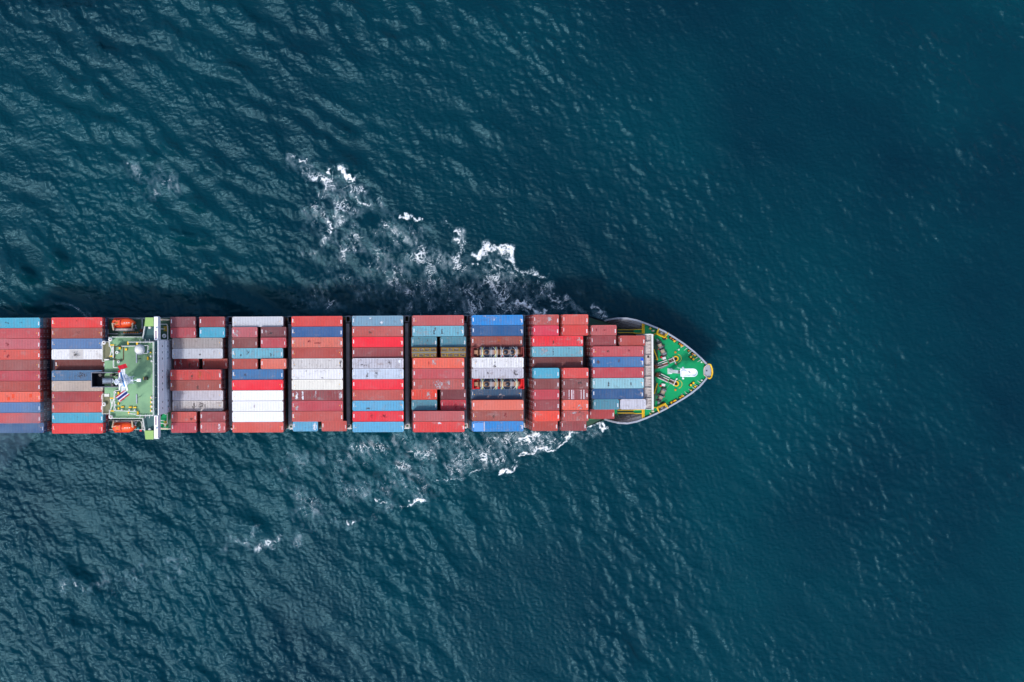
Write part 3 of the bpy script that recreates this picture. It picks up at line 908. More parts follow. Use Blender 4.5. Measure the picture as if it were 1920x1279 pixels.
def container_meshes(L):
    Wd, Hh = 2.438, 2.59
    hw, hl = Wd / 2, L / 2
    n = 40 if L > 8 else 20
    body = MB()
    for s in (1, -1):                                    # corrugated long walls
        pr = corr(n, L - 0.36, 0.045)
        vv = [(x, s * (hw - 0.03 - d), z) for x, d in pr for z in (0.16, Hh - 0.12)]
        ff = [(2 * i, 2 * i + 2, 2 * i + 3, 2 * i + 1) for i in range(len(pr) - 1)]
        if s > 0: ff = [f[::-1] for f in ff]
        body.add(vv, ff, 0)
        body.span((-hl + 0.16, s * hw, Hh - 0.12), (hl - 0.16, s * (hw - 0.07), Hh - 0.005), 0)      # top rail
        body.span((-hl + 0.16, s * hw, 0.02), (hl - 0.16, s * (hw - 0.08), 0.16), 0)                 # bottom rail
    for e in (1, -1):
        for s in (1, -1):
            body.span((e * hl, s * hw, 0.118), (e * (hl - 0.16), s * (hw - 0.13), Hh - 0.118), 0)    # corner post
            for z in (0, Hh - 0.118):
                body.span((e * (hl + 0.002), s * (hw + 0.002), z), (e * (hl - 0.178), s * (hw - 0.162), z + 0.118), 1)
        body.span((e * hl, -hw + 0.165, Hh - 0.12), (e * (hl - 0.10), hw - 0.165, Hh - 0.005), 0)    # headers
        body.span((e * hl, -hw + 0.165, 0.02), (e * (hl - 0.10), hw - 0.165, 0.15), 0)
    # corrugated blind end (-x); the door end is +x
    pr = corr(8, Wd - 0.28, 0.045)
    vv = [(-hl + 0.03 + d, y, z) for y, d in pr for z in (0.15, Hh - 0.12)]
    body.add(vv, [(2 * i, 2 * i + 1, 2 * i + 3, 2 * i + 2) for i in range(len(pr) - 1)], 0)
    body.add([(-hl, -hw, 0.03), (hl, -hw, 0.03), (hl, hw, 0.03), (-hl, hw, 0.03)], [(3, 2, 1, 0)], 0)
    me = body.mesh("shipping_container", ['container', 'casting'])
    # roofs
    roofs = []
    for var in range(4):
        rf = MB()
        nn = 31 if L > 8 else 15
        pr = corr(nn, L - 0.5, -0.022)
        pr = [(-hl + 0.10, 0)] + pr + [(hl - 0.10, 0)]
        yy = (-hw + 0.07, -hw + 0.22, hw - 0.22, hw - 0.07)
        vv = []
        for x, d in pr:
            for k, y in enumerate(yy):
                vv.append((x, y, Hh - 0.03 + (d if k in (1, 2) else 0)))
        rf.add(vv, [(i * 4 + k, (i + 1) * 4 + k, (i + 1) * 4 + k + 1, i * 4 + k + 1) for i in range(len(pr) - 1) for k in range(3)], 0)

        def code(cx, cy, rows, ln):
            for r in range(rows):
                t = -ln / 2
                rr = random.Random(var * 31 + r + int(cx))
                while t < ln / 2:
                    w = rr.choice((0.09, 0.12, 0.16)); w = min(w, ln / 2 - t)
                    if w > 0.03:
                        x = cx + (r - (rows - 1) / 2) * 0.13
                        rf.add([(x - 0.058, cy + t, Hh - 0.022), (x + 0.058, cy + t, Hh - 0.022), (x + 0.058, cy + t + w, Hh - 0.022), (x - 0.058, cy + t + w, Hh - 0.022)], [(0, 1, 2, 3)], 1)
                    t += w + 0.03
        if var < 3:
            code(-hl + 0.30, 0.18, 2 if var else 1, 0.85)
            code(hl - 0.32, -0.16, 2 if var == 1 else 1, 0.85)
        if var in (0, 1):
            for ex, ey in ((-hl + 0.62, -0.14), (hl - 0.75, 0.1)) if var == 0 else ((-hl + 0.62, -0.14),):
                rf.add([(ex - .12, ey - .10, Hh - 0.021), (ex + .12, ey - .10, Hh - 0.021), (ex, ey + .13, Hh - 0.021)], [(0, 1, 2)], 2)
        roofs.append(rf.mesh("roof_panel", ['container', 'mark_white', 'sticker']))
    # doors at +x with lock rods and white print
    doors = []
    for s in (1, -1):
        d = MB()
        y0, y1 = (0.01, hw - 0.135) if s > 0 else (-hw + 0.135, -0.01)
        d.span((hl - 0.05, y0, 0.16), (hl - 0.012, y1, Hh - 0.125), 0)
        for t in (0.28, 0.72):
            y = y0 + (y1 - y0) * t
            d.cyl((hl + 0.005, y, 0.18), (hl + 0.005, y, Hh - 0.15), 0.022, 0.022, 5, 2)
        if s > 0:
            for k in range(3):
                d.add([(hl - 0.008, y0 + 0.2, 1.75 + k * .17), (hl - 0.008, y1 - 0.12, 1.75 + k * .17), (hl - 0.008, y1 - 0.12, 1.86 + k * .17), (hl - 0.008, y0 + 0.2, 1.86 + k * .17)], [(0, 1, 2, 3)], 1)
        else:
            d.add([(hl - 0.008, y0 + 0.25, 1.2), (hl - 0.008, y0 + 0.5, 1.2), (hl - 0.008, y0 + 0.5, 2.2), (hl - 0.008, y0 + 0.25, 2.2)], [(0, 1, 2, 3)], 1)
        doors.append(d.mesh("door", ['container', 'mark_white', 'silver']))
    return me, roofs, doors


CM = {12.19: container_meshes(12.19), 6.06: container_meshes(6.06)}
HC = 2.60


def put_container(name, L, u, v, z, rgb, wear, flip, label, group, var, tint=1.0):
    me, roofs, doors = CM[L]
    c = tuple(x * 0.76 * tint for x in lin(rgb)) + (wear,)
    o = bpy.data.objects.new(name, me); COL.objects.link(o)
    o.location = to_world(u, v, z); o.rotation_euler = (0, 0, SHIP_A + (math.pi if flip else 0)); o.color = c
    tag(o, label, "shipping container", group)
    for ch, m_ in (("roof_panel", roofs[var]), ("door", doors[0]), ("door", doors[1])):
        link_mesh(ch, m_, o, color=c)
    return o


def decal_material(name, rgb, cover=0.5, scale=1.6):
    m, nt, p = new_mat(name)
    N, L = nt.nodes, nt.links
    tc = N.new("ShaderNodeTexCoord")
    n = N.new("ShaderNodeTexNoise"); n.inputs["Scale"].default_value = scale * 1.5; n.inputs["Detail"].default_value = 6; n.inputs["Roughness"].default_value = 0.7
    L.new(tc.outputs["Object"], n.inputs["Vector"])
    a = N.new("ShaderNodeAttribute"); a.attribute_name = "edge"
    ad = N.new("ShaderNodeMath"); ad.operation = 'ADD'; nm_ = N.new("ShaderNodeMapRange"); nm_.clamp = False; nm_.inputs[1].default_value = 0.3; nm_.inputs[2].default_value = 0.7; nm_.inputs[3].default_value = -0.65; nm_.inputs[4].default_value = 0.65
    L.new(n.outputs[0], nm_.inputs[0]); L.new(nm_.outputs[0], ad.inputs[0]); L.new(a.outputs["Fac"], ad.inputs[1])
    r = N.new("ShaderNodeMapRange"); r.inputs[1].default_value = 0.42 - cover * 0.4; r.inputs[2].default_value = 0.78 - cover * 0.4; r.inputs[3].default_value = 0; r.inputs[4].default_value = 0.78
    L.new(ad.outputs[0], r.inputs[0]); L.new(r.outputs[0], p.inputs["Alpha"])
    p.inputs["Base Color"].default_value = lin(rgb) + (1,); p.inputs["Roughness"].default_value = 0.8
    return m


DEC = {'grime': decal_material('roof_grime', (70, 62, 64), 0.62), 'grey': decal_material('roof_scuff', (172, 162, 166), 0.75, 1.1), 'white': decal_material('roof_white_scuff', (228, 232, 240), 0.8, 0.9),
       'dark': decal_material('roof_dark', (122, 22, 38), 0.7), 'rust': decal_material('roof_rust', (178, 92, 40), 0.7), 'brown': decal_material('roof_brown', (96, 66, 62), 0.6, 1.4), 'solid_grey': decal_material('roof_patch', (196, 192, 190), 1.3), 'orange': decal_material('roof_orange', (226, 74, 40), 1.3), 'pale': decal_material('roof_pale', (96, 158, 226), 1.3), 'stripe': decal_material('roof_stripe', (226, 216, 222), 1.0, 1.2), 'blue': decal_material('roof_blue', (0, 70, 220), 1.5)}


def roof_stain(o, x, y, w, h, kind):
    n = 7; vv, ff, ed = [], [], []
    for i in range(n):
        for j in range(n):
            s_, t_ = i / (n - 1) * 2 - 1, j / (n - 1) * 2 - 1
            vv.append((x + s_ * w * 0.62, max(-1.12, min(1.12, y + t_ * h * 0.62)), 2.566)); ed.append(0.55 * (1 - (s_ * s_ + t_ * t_)) - 0.12 if kind not in ('solid_grey', 'orange', 'blue', 'stripe', 'pale') else 0.7)
    ff = [(i * n + j, (i + 1) * n + j, (i + 1) * n + j + 1, i * n + j + 1) for i in range(n - 1) for j in range(n - 1)]
    me_ = bpy.data.meshes.new("roof_stain"); me_.from_pydata(vv, [], ff)
    at_ = me_.attributes.new("edge", 'FLOAT', 'POINT'); at_.data.foreach_set("value", ed)
    me_.materials.append(DEC[kind])
    link_mesh("roof_stain", me_, o)


# stains seen on single roofs: (block, row, slot) -> (along, across, length, width, kind); along grows to the bow
STAINS = {
    (0, 0, 0): [(1.5, .1, .7, .4, 'grime'), (-1.8, 0, 1.2, .5, 'grime')], (0, 2, 0): [(-1.7, 0, .8, .9, 'dark')], (0, 3, 0): [(-1.6, -.3, .7, .9, 'dark'), (-2.4, .9, .6, .4, 'dark')],
    (0, 7, 0): [(-.4, 0.2, .45, .8, 'orange'), (-1.5, -.4, .5, .7, 'orange'), (3.8, .3, .5, .7, 'orange'), (-1.9, .1, .4, .9, 'brown')],
    (1, 0, 0): [(0, .4, .9, .4, 'grime')], (1, 1, 0): [(.3, .2, 1.6, .7, 'grime')], (1, 3, 0): [(-.2, 0, 2.6, 2.2, 'solid_grey'), (-.2, 0, 1.6, 1.4, 'grime')], (1, 5, 0): [(1.0, .1, 3, 1.2, 'grime')], (1, 9, 0): [(.2, .2, 1.1, .4, 'grime')],
    (1, 8, 0): [(2.5, .9, .6, .4, 'brown')], (2, 4, 0): [(-1.4, 0, .8, 1.9, 'grey'), (.8, -.2, .5, 1.4, 'brown')], (2, 5, 0): [(-.9, -.1, 1, 1.6, 'brown'), (1.0, 0, .8, 1.8, 'rust')], (2, 6, 0): [(.4, -.5, .7, 1.2, 'brown'), (3, -.2, .5, 1.4, 'grey')],
    (2, 8, 0): [(.9, .1, 2.6, 1.4, 'grime'), (-1.0, 0, .8, 1.9, 'grime')], (2, 9, 0): [(1.8, -.4, .8, .8, 'brown')], (2, 10, 1): [(1.5, 0, .7, 2, 'white')], (2, 3, 0): [(.6, -.2, .6, .6, 'grime')],
    (3, 1, 0): [(-1.9, -.2, 1.6, 1.6, 'grey')], (3, 1, 1): [(-.6, -.3, 1.3, .6, 'grime'), (-1.8, 0, .8, .9, 'grey')], (3, 3, 0): [(-2.4, .2, .7, 1.2, 'grime'), (3.2, -.2, .6, .9, 'grime'), (-4, -.4, .6, .5, 'grime')], (3, 8, 0): [(-.8, .1, .3, .9, 'grey')], (3, 5, 0): [(-3, -.2, .7, .9, 'grime')],
    (4, 2, 0): [(-1.9, .3, .8, .9, 'dark'), (.2, -.1, 1.6, .5, 'dark'), (-5.4, .4, .6, 1, 'grey')], (4, 4, 0): [(5.6, 0, .8, 1.9, 'grime'), (-5.4, -.1, .5, 1.6, 'brown')], (4, 5, 0): [(1.2, -.9, .8, .6, 'grime'), (-2.7, .8, .6, .4, 'grime')], (4, 7, 0): [(-4.9, 0, .7, 2, 'white'), (-3.5, 0, .5, 2, 'white'), (-.4, .1, .5, 2.0, 'grey'), (5.5, 0, .6, 2, 'grey')], (4, 8, 0): [(-4.9, -.4, .7, 1.2, 'grey')], (4, 10, 0): [(2.2, 0, .8, 1.6, 'white')],
    (5, 0, 0): [(-1.7, .7, .5, .5, 'white'), (1.0, -.4, .9, .7, 'white')], (5, 1, 0): [(-1.8, -.2, .9, .9, 'brown')], (5, 4, 0): [(2.7, .1, .6, 1.6, 'grime'), (-3.8, -.4, 2.6, .6, 'grime'), (5.2, .4, .9, .7, 'white')], (5, 5, 0): [(-2.6, -.1, .6, 1.6, 'grime'), (-.3, 0, .9, 1.7, 'grime')], (5, 8, 0): [(-2.2, -.7, 1.6, .6, 'grime')], (5, 9, 0): [(1.4, 0, 1.3, .9, 'dark'), (-1.5, .1, .6, 1, 'dark')],
    (6, 1, 0): [(-1.0, 0, .6, 1.9, 'grime'), (.9, 0, .5, 1.7, 'grime'), (-.7, .6, .3, .9, 'brown')], (6, 2, 0): [(-1.3, .9, .7, .4, 'brown'), (.7, 0, .3, 2, 'brown')], (6, 4, 0): [(-1.1, .1, 1.2, 1.8, 'grey'), (-2.3, 0, .3, .9, 'dark')], (6, 6, 0): [(-.1, 0, 2.2, 2.0, 'grey'), (2.3, .1, .9, 1.9, 'grey')], (6, 7, 0): [(1.0, 0, 1.1, 1.9, 'grey')], (6, 8, 1): [(.4, -.4, .9, 1.2, 'dark'), (2.2, -.8, 1.2, .8, 'brown')], (6, 10, 0): [(.3, .9, 1.0, .5, 'white')],
    (7, 0, 0): [(-3, 1, .8, .5, 'grey'), (.5, 1, .8, .5, 'grey'), (-.8, .1, .2, .7, 'white')], (7, 2, 0): [(-5.2, .3, .7, .9, 'rust'), (.4, .2, .6, 1.1, 'rust'), (5.6, 0, .5, .9, 'brown')], (7, 4, 0): [(-.8, -.9, .9, .6, 'grime'), (-.7, -.1, .3, 1.1, 'grime')], (7, 5, 0): [(-2.4, .1, .8, .9, 'grime'), (-1.5, 0, .9, .7, 'grey'), (4.2, .1, 1.2, 1.5, 'grime')], (7, 7, 0): [(-1.8, -.5, 1.5, .9, 'grey'), (1.1, -.5, 1.6, 1.1, 'grey')], (7, 9, 0): [(1.8, .1, .7, .9, 'dark'), (-1, 0, .6, 1.4, 'brown')],
    (7, 10, 0): [(-4.5, 0, 1.9, 1.85, 'pale'), (-3.3, 0, .2, 1.85, 'stripe'), (-4.5, .92, 1.9, .12, 'stripe')],
    (8, 0, 0): [(.8, .2, 1.6, 1.5, 'grey')], (8, 2, 0): [(5.3, 0, 1.1, 1.9, 'grey'), (-1, -.2, .4, 1.5, 'brown')], (8, 3, 0): [(-3, .1, 2.2, 1.6, 'grey'), (-1, 0, .3, 1.9, 'grime')], (8, 7, 1): [(-1.5, 0, .13, 2.2, 'stripe'), (-.85, 0, .2, 2.2, 'stripe'), (-.4, 0, .1, 2.2, 'stripe'), (1.35, 0, .12, 2.2, 'stripe'), (2.0, 0, .16, 2.2, 'stripe')], (8, 8, 1): [(1, -.4, 1.1, 1, 'grey')], (8, 9, 1): [(-.4, .7, 1.6, .6, 'grey'), (1, .9, .8, .4, 'brown')], (8, 6, 1): [(1, .2, 1, .8, 'grime')],
    (9, 1, 0): [(.1, 0, .9, .4, 'dark'), (-1.7, .1, .8, .7, 'dark')], (9, 3, 0): [(-2.4, -.1, .6, .8, 'brown'), (2.6, .1, .6, .9, 'dark')], (9, 4, 0): [(5.7, .6, .42, .42, 'blue'), (-4.8, 0, .9, 1.2, 'brown'), (.2, .3, .5, 1.4, 'brown')], (9, 6, 0): [(-2.3, -.2, .6, 1.4, 'grime'), (3, -.1, .4, 1.6, 'grime')],
}
cells = []          # (block, row, slot, L, u, v, ztop)
GROUP_TOP = "containers stacked on deck, top tier"
GROUP_LOW = "containers stacked under the top tier"
special = []
LOWCOL = ["maroon", "brick_red", "plum", "dark_brown", "dark_red", "muted_teal", "navy_blue", "rosy_brick", "mauve", "taupe_grey", "dark_blue", "dull_crimson"]
stack_boxes = []    # the rest: (u, v, z, L, rgb)
SEEN_LOW = {0: 2, 1: 1, 2: 2, 3: 1, 7: 2, 8: 4, 9: 2}
for bi, rows in enumerate(ROWS):
    g = GEO[bi]
    for ri, spec in enumerate(rows):
        if spec is None: continue
        v = (5 - ri) * ROWP
        parts = spec.split('+')
        for si, ps in enumerate(parts):
            wear = 0.4
            if '~' in ps: ps, w = ps.split('~'); wear = float(w)
            dz = 0.0
            if ':' in ps: ps, d = ps.split(':'); dz = float(d)
            short = len(parts) == 2 or (bi == 9 and ri in (1, 9))
            L = 6.06 if short else 12.19
            px, zr = g[('ca', 'cb')[si]] if short else g['c40']
            if bi == 9 and ri == 9: px, zr = 1128.3, 19.5
            if bi == 9 and ri == 8: px += (4.6, 1.3)[si]
            y_mid = 700
            u = S(px, y_mid, zr)[0]
            zt = g['z'] + dz
            place = ("stern end, " if si == 0 else "bow end, ") if len(parts) == 2 else ""
            if ps in 'XFG':
                special.append((ps, bi, ri, u, v, zt))
                if ps == 'X':
                    for q in ('ca', 'cb'):
                        cells.append((bi, ri, 0 if q == 'ca' else 1, 6.06, S(g[q][0], y_mid, g[q][1])[0], v, zt - 1.4))
                else: cells.append((bi, ri, 0, 12.19, u, v, zt - 2.6))
                continue
            nm = ps.replace('_', ' ')
            size = "short" if short else "long"
            lab = f"{nm} {size} container, {place}{ORD[ri]} from top in {BLOCK[bi]}"
            if ri == 10: lab = f"{nm} {size} container, {place}bottom row of {BLOCK[bi]}"
            left_of = u < 0
            var = rnd.choice((0, 1, 1)) if not short else 2
            if nm.endswith('white') or nm in ('pale grey', 'taupe grey'): var = rnd.choice((0, 3))
            ob = put_container("shipping_container", L, u, v, zt - 2.59, PAL[ps], wear, not left_of, lab, GROUP_TOP, var)
            for (sx_, sy_, w_, h_, kd) in STAINS.get((bi, ri, si), []):
                f_ = 1 if left_of else -1
                roof_stain(ob, sx_ * f_, sy_ * f_, w_, h_, kd)
            cells.append((bi, ri, si, L, u, v, zt - HC))
for bi, ri, si, L, u, v, zt in cells:
    n = 0
    pairs = L < 8
    while zt - 2.59 > DECK_TOP[bi] - 1.2:
        col = rnd.choice(LOWCOL)
        lim = SEEN_LOW.get(bi, 0)
        show = n < lim and not (pairs and ((u < 0 and si == 0) or (u > 0 and si == 1))) and not (bi == 1 and 2 <= ri <= 8) and not (bi == 3 and ri % 2)
        if show:
            nm = col.replace('_', ' ')
            tier = ("second", "third", "fourth", "fifth")[n]
            row = "bottom row" if ri == 10 else ORD[ri] + " row"
            lab = f"{nm} container, {tier} tier down, {row} of {BLOCK[bi]}"
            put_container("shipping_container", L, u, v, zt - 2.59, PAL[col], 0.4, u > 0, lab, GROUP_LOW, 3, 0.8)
        else:
            stack_boxes.append((u, v, zt - 2.59, L, PAL[col], 2.57))
        zt -= HC; n += 1
    gap = zt - (DECK_TOP[bi] - 0.5)
    if gap > 0.03: stack_boxes.append((u, v, DECK_TOP[bi] - 0.498, L, (52, 46, 46), gap - 0.004))     # stools the lowest box stands on
# the hidden lower tiers, one mass
sv, sf, scol = [], [], []
for u, v, z, L, rgb, bh in stack_boxes:
    o = len(sv); c = to_world(u, v, z); hl, hw = L / 2, 1.2
    pts = []
    for zz in (0.0, bh):
        for dx, dy in ((-hl, -hw), (hl, -hw), (hl, hw), (-hl, hw)):
            pts.append((c.x + dx * CA - dy * SA, c.y + dx * SA + dy * CA, c.z + zz))
    for e in (-hl - 0.02, hl + 0.02):            # lock rods
        for dy in (-0.8, -0.3, 0.3, 0.8):
            for ww in (-0.04, 0.04):
                for zz in (0.04 * bh, 0.95 * bh): pts.append((c.x + e * CA - (dy + ww) * SA, c.y + e * SA + (dy + ww) * CA, c.z + zz))
    sv += pts
    fs = [(3, 2, 1, 0), (4, 5, 6, 7), (0, 1, 5, 4), (1, 2, 6, 5), (2, 3, 7, 6), (3, 0, 4, 7)] + [(8 + 4 * i, 9 + 4 * i, 11 + 4 * i, 10 + 4 * i) for i in range(8)]
    for f in fs: sf.append([i + o for i in f])
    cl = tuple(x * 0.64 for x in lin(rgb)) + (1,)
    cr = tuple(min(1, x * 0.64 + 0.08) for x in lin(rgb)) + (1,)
    scol += [cl] * 6 + [cr] * 8
me = bpy.data.meshes.new("lower_containers"); me.from_pydata(sv, [], sf)
at = me.attributes.new("paint", 'FLOAT_COLOR', 'FACE')
at.data.foreach_set("color", np.array(scol, np.float32).ravel())
me.materials.append(M['stack'])
o = bpy.data.objects.new("lower_containers", me); COL.objects.link(o)
tag(o, "lower tiers of containers hidden beneath the top ones on deck", "containers", kind='stuff')
print("containers", len(cells), "stack", len(stack_boxes))

# ------------------------------------------------------------------ hatch covers and lashing bridges
bay_u = []
for bi, g in enumerate(GEO):
    u = S(g['c40'][0], 700, g['c40'][1])[0]
    bay_u.append(u)
    b = MB()
    hw = 12.9 if bi < 9 else 9.6
    b.span((u - 6.5, -hw, Z_MAIN + 0.006), (u + 6.5, hw, DECK_TOP[bi] - 0.9), 0)
    b.build("hatch_coaming", ['dark_steel'], ship)
    for k in range(2 if bi < 9 else 1):
        b = MB(); w2 = hw if bi < 9 else hw * 2
        y0 = (-hw if k == 0 else 0.03); y1 = (-0.03 if k == 0 and bi < 9 else hw)
        b.span((u - 6.7, y0, DECK_TOP[bi] - 0.89), (u + 6.7, y1, DECK_TOP[bi] - 0.5), 0)
        b.build("hatch_cover", ['hatch'], ship)

for i in range(len(bay_u)):
    if i == 1: continue
    ug = bay_u[i] + 7.3 if i < 9 else None
    if ug is None: continue
    lb = empty("lashing_bridge", (ug, 0, 0), 0, ship)
    wk = MB(); wk.span((-0.48, -12.6, 15.4), (0.30, 12.2, 15.5), 0); wk.build("walkway", ['lash_grey'], lb)
    for v in np.arange(-11.4, 12.1, 3.8):
        p = MB(); p.span((0.32, v - 0.14, Z_MAIN + 0.01), (0.60, v + 0.14, 16.6), 0); p.build("post", ['dark_steel'], lb)
    r = MB(); r.tube([(0.46, -12.4, 16.5), (0.46, 12.2, 16.5)], 0.04, 4); r.tube([(-0.45, -12.4, 16.4), (-0.45, 12.2, 16.4)], 0.03, 4)
    r.build("railing", ['lash_grey'], lb)
    # end platforms: grey trunk with a dark opening to port, beige one with a green hatch to starboard
    t = MB()
    for a, c in (((-0.55, 12.55), (0.55, 12.68)), ((-0.55, 13.95), (0.55, 14.08)), ((-0.55, 12.69), (-0.42, 13.94)), ((0.42, 12.69), (0.55, 13.94))):
        t.span((a[0], a[1], 9.01), (c[0], c[1], 15.5), 0)
    t.build("access_trunk", ['lash_grey'], lb)
    t = MB(); t.span((-0.6, -13.7, 9.01), (0.6, -12.7, 14.2), 0); t.build("hatch_trunk", ['panel_grey'], lb)
    t = MB(); t.span((-0.28, -13.45, 14.204), (0.28, -12.95, 14.24), 0); t.build("hatch_lid", ['green_dark'], lb)
    t = MB(); t.cyl((-0.62, -14.12, 10.2), (0.62, -14.12, 10.2), 0.13, 0.13, 8); t.build("side_rail", ['white'], lb)
    t = MB(); t.box((-0.9, 13.4, 11.6), (0.35, 0.5, 0.3)); t.build("locker", ['orange_fit'], lb)

# side rails along the main deck
for s in (1, -1):
    b = MB()
    for h in (0.55, 1.05): b.tube([(-97, s * 14.08, Z_MAIN + h), (54, s * 14.08, Z_MAIN + h)], 0.035, 4)
    for u in np.arange(-97, 54.1, 3.0): b.cyl((u, s * 14.08, Z_MAIN), (u, s * 14.08, Z_MAIN + 1.05), 0.03, 0.03, 4)
    b.build("deck_railing", ['grey_rail'], ship)

# ------------------------------------------------------------------ deckhouse and bridge
ZR, ZB, ZW, ZL = 31.2, 28.5, 28.6, 17.0
dh = empty("deckhouse", (*S(250, 710, ZR), 0), 0, ship)
DU, DV = dh.location.x, dh.location.y


def P(px, py, z):
    u, v = S(px, py, z); return (u - DU, v - DV, z)


def P2(px, py, z):
    return P(px, py, z)[:2]


def rail(b, pts, h=1.0, r=0.05, posts=2.0, closed=False):
    """pipe railing on deck points (x, y, z)"""
    for hh in (h, h * 0.5):
        b.tube([(x, y, z + hh) for x, y, z in pts], r if hh == h else r * 0.7, 5)
    for a, c in zip(pts[:-1], pts[1:]):
        d = (Vector(c) - Vector(a)).length; n = max(1, int(d / posts))
        for k in range(n + 1):
            p = Vector(a).lerp(Vector(c), k / n)
            b.cyl(p, p + Vector((0, 0, h)), r * 0.8, r * 0.8, 4)
    return b


# lower block, bridge deck, compass deck (each floor built where it stands)
blk = [P2(207, 632, ZB), P2(270, 632, ZB), P2(294.5, 638, ZR), P2(294.5, 779, ZR), P2(270, 784, ZB), P2(207, 784, ZB)]
b = MB(); b.prism(blk, Z_MAIN + 0.01, ZB - 0.25, 0); b.build("accommodation_block", ['house_white'], dh)
b = MB(); b.prism([P2(206.5, 631, ZB), P2(270, 631, ZB), P2(270, 785, ZB), P2(206.5, 785, ZB)], ZB - 0.24, ZB, 0); b.build("bridge_deck", ['green_roof'], dh)
wh = [P2(213.5, 649, ZR), P2(257, 649, ZR), P2(257.2, 641, ZR), P2(289.5, 641, ZR), P2(289.5, 778, ZR), P2(257.2, 778, ZR), P2(257, 771, ZR), P2(213.5, 771, ZR)]
b = MB(); b.prism(wh, ZB + 0.005, ZR - 0.2, 0); b.build("wheelhouse", ['house_white'], dh)
b = MB(); b.prism([P2(197, 676, ZR), P2(213.3, 676, ZR), P2(213.3, 738, ZR), P2(197, 738, ZR)], Z_MAIN + 0.01, ZR - 0.2, 0); b.build("engine_casing", ['house_white'], dh)
b = MB()
b.prism(wh, ZR - 0.19, ZR, 0)
b.prism([P2(196, 676, ZR), P2(213.4, 676, ZR), P2(213.4, 738, ZR), P2(196, 738, ZR)], ZR - 0.19, ZR - 0.004, 0)
b.build("compass_deck", ['green_roof'], dh)
# front gutter with window band under it
b = MB(); b.prism([P2(289.7, 640, ZR - 0.9), P2(294.6, 640, ZR - 0.9), P2(294.6, 779, ZR - 0.9), P2(289.7, 779, ZR - 0.9)], ZB - 0.2, ZR - 0.9, 0); b.build("window_ledge", ['wing_teal'], dh)
b = MB(); fx, fy0 = P2(295.3, 638, ZR); fy1 = P2(295.3, 779, ZR)[1]
SLP = 0.9 / (ZR - 0.55 - Z_MAIN)
b.add([(fx - .12, fy1, Z_MAIN + .02), (fx + .98, fy1, Z_MAIN + .02), (fx + .98, fy0, Z_MAIN + .02), (fx - .12, fy0, Z_MAIN + .02), (fx - .12, fy1, ZR - .55), (fx + .08, fy1, ZR - .55), (fx + .08, fy0, ZR - .55), (fx - .12, fy0, ZR - .55)], [(3, 2, 1, 0), (4, 5, 6, 7), (0, 1, 5, 4), (1, 2, 6, 5), (2, 3, 7, 6), (3, 0, 4, 7)]); b.build("front_wall", ['wall_white'], dh)
for lv in (26.4, 21.0):
    for k in range(11):
        if (k * 7 + int(lv)) % 5 == 0: continue
        y = fy1 + 1.4 + k * (fy0 - fy1 - 2.8) / 10
        w = MB(); xs_ = fx + SLP * (ZR - 0.55 - lv); w.span((xs_ + 0.02, y - 0.22, lv), (xs_ + 0.10, y + 0.22, lv + 0.55), 0); w.build("window", ['glass'], dh)
for lv in (24.6, 21.8, 19.0):
    w = MB(); xs_ = fx + SLP * (ZR - 0.55 - lv); w.span((xs_ + 0.02, fy1 + 0.1, lv), (xs_ + 0.15, fy0 - 0.1, lv + 0.10), 0); w.build("wall_ledge", ['grey_rail'], dh)
b = MB()
for y in np.arange(fy1 + 1.5, fy0 - 1, 2.6):
    b.cyl((fx + 0.35 - 0.9, y, ZR - 0.9), (fx + 0.35 - 0.9, y, ZR - 0.2), 0.09, 0.09, 6)
b.build("wiper_post", ['white'], dh)

# olive platforms abaft the house
for y0, y1, nm in ((640.5, 678, 1), (738, 776, -1)):
    pz = 27.2
    b = MB(); b.prism([P2(193, y0, pz), P2(206.3, y0, pz), P2(206.3, y1, pz), P2(193, y1, pz)], pz - 0.2, pz, 0); b.build("aft_platform", ['olive_deck'], dh)
    b = MB(); rail(b, [P(193.5, y0 + .5, pz), P(206, y0 + .5, pz)], 1.0, 0.06); rail(b, [P(193.5, y0 + .5, pz), P(193.5, y1 - .5, pz)], 1.0, 0.06); rail(b, [P(193.5, y1 - .5, pz), P(205, y1 - .5, pz)], 1.0, 0.06)
    b.build("railing", ['white'], dh)
    b = MB(); c = P(202, y0 + 35 if nm > 0 else y0 + 3, pz); b.box((c[0], c[1], pz + 0.5), (1.1, 0.6, 1.0)); b.build("locker", ['white'], dh)
    # slanted braces / inclined ladder on the aft side
    for (xa, ya, xb, yb) in (((207, 648, 214, 668), (213, 648, 206, 668)) if nm > 0 else ((207, 748, 211, 762), (213, 748, 207, 771))):
        b = MB(); b.tube([P(xa, ya, 29.2), P(xb, yb, 29.2)], 0.13, 6); b.build("brace", ['white'], dh)
    b = MB()
    c = P(195.5, 642.5 if nm > 0 else 757.8, pz + 0.6); b.lathe((c[0], c[1], 0), [(0.0, pz + 1.15), (0.42, pz + 1.05), (0.5, pz + 0.8), (0.3, pz + 0.6), (0.3, pz)], 16); b.build("vent_head", ['white'], dh)
    b = MB(); b.cyl((c[0], c[1], pz + 1.12), (c[0], c[1], pz + 1.2), 0.16, 0.16, 10); b.build("vent_cap", ['rust'], dh)

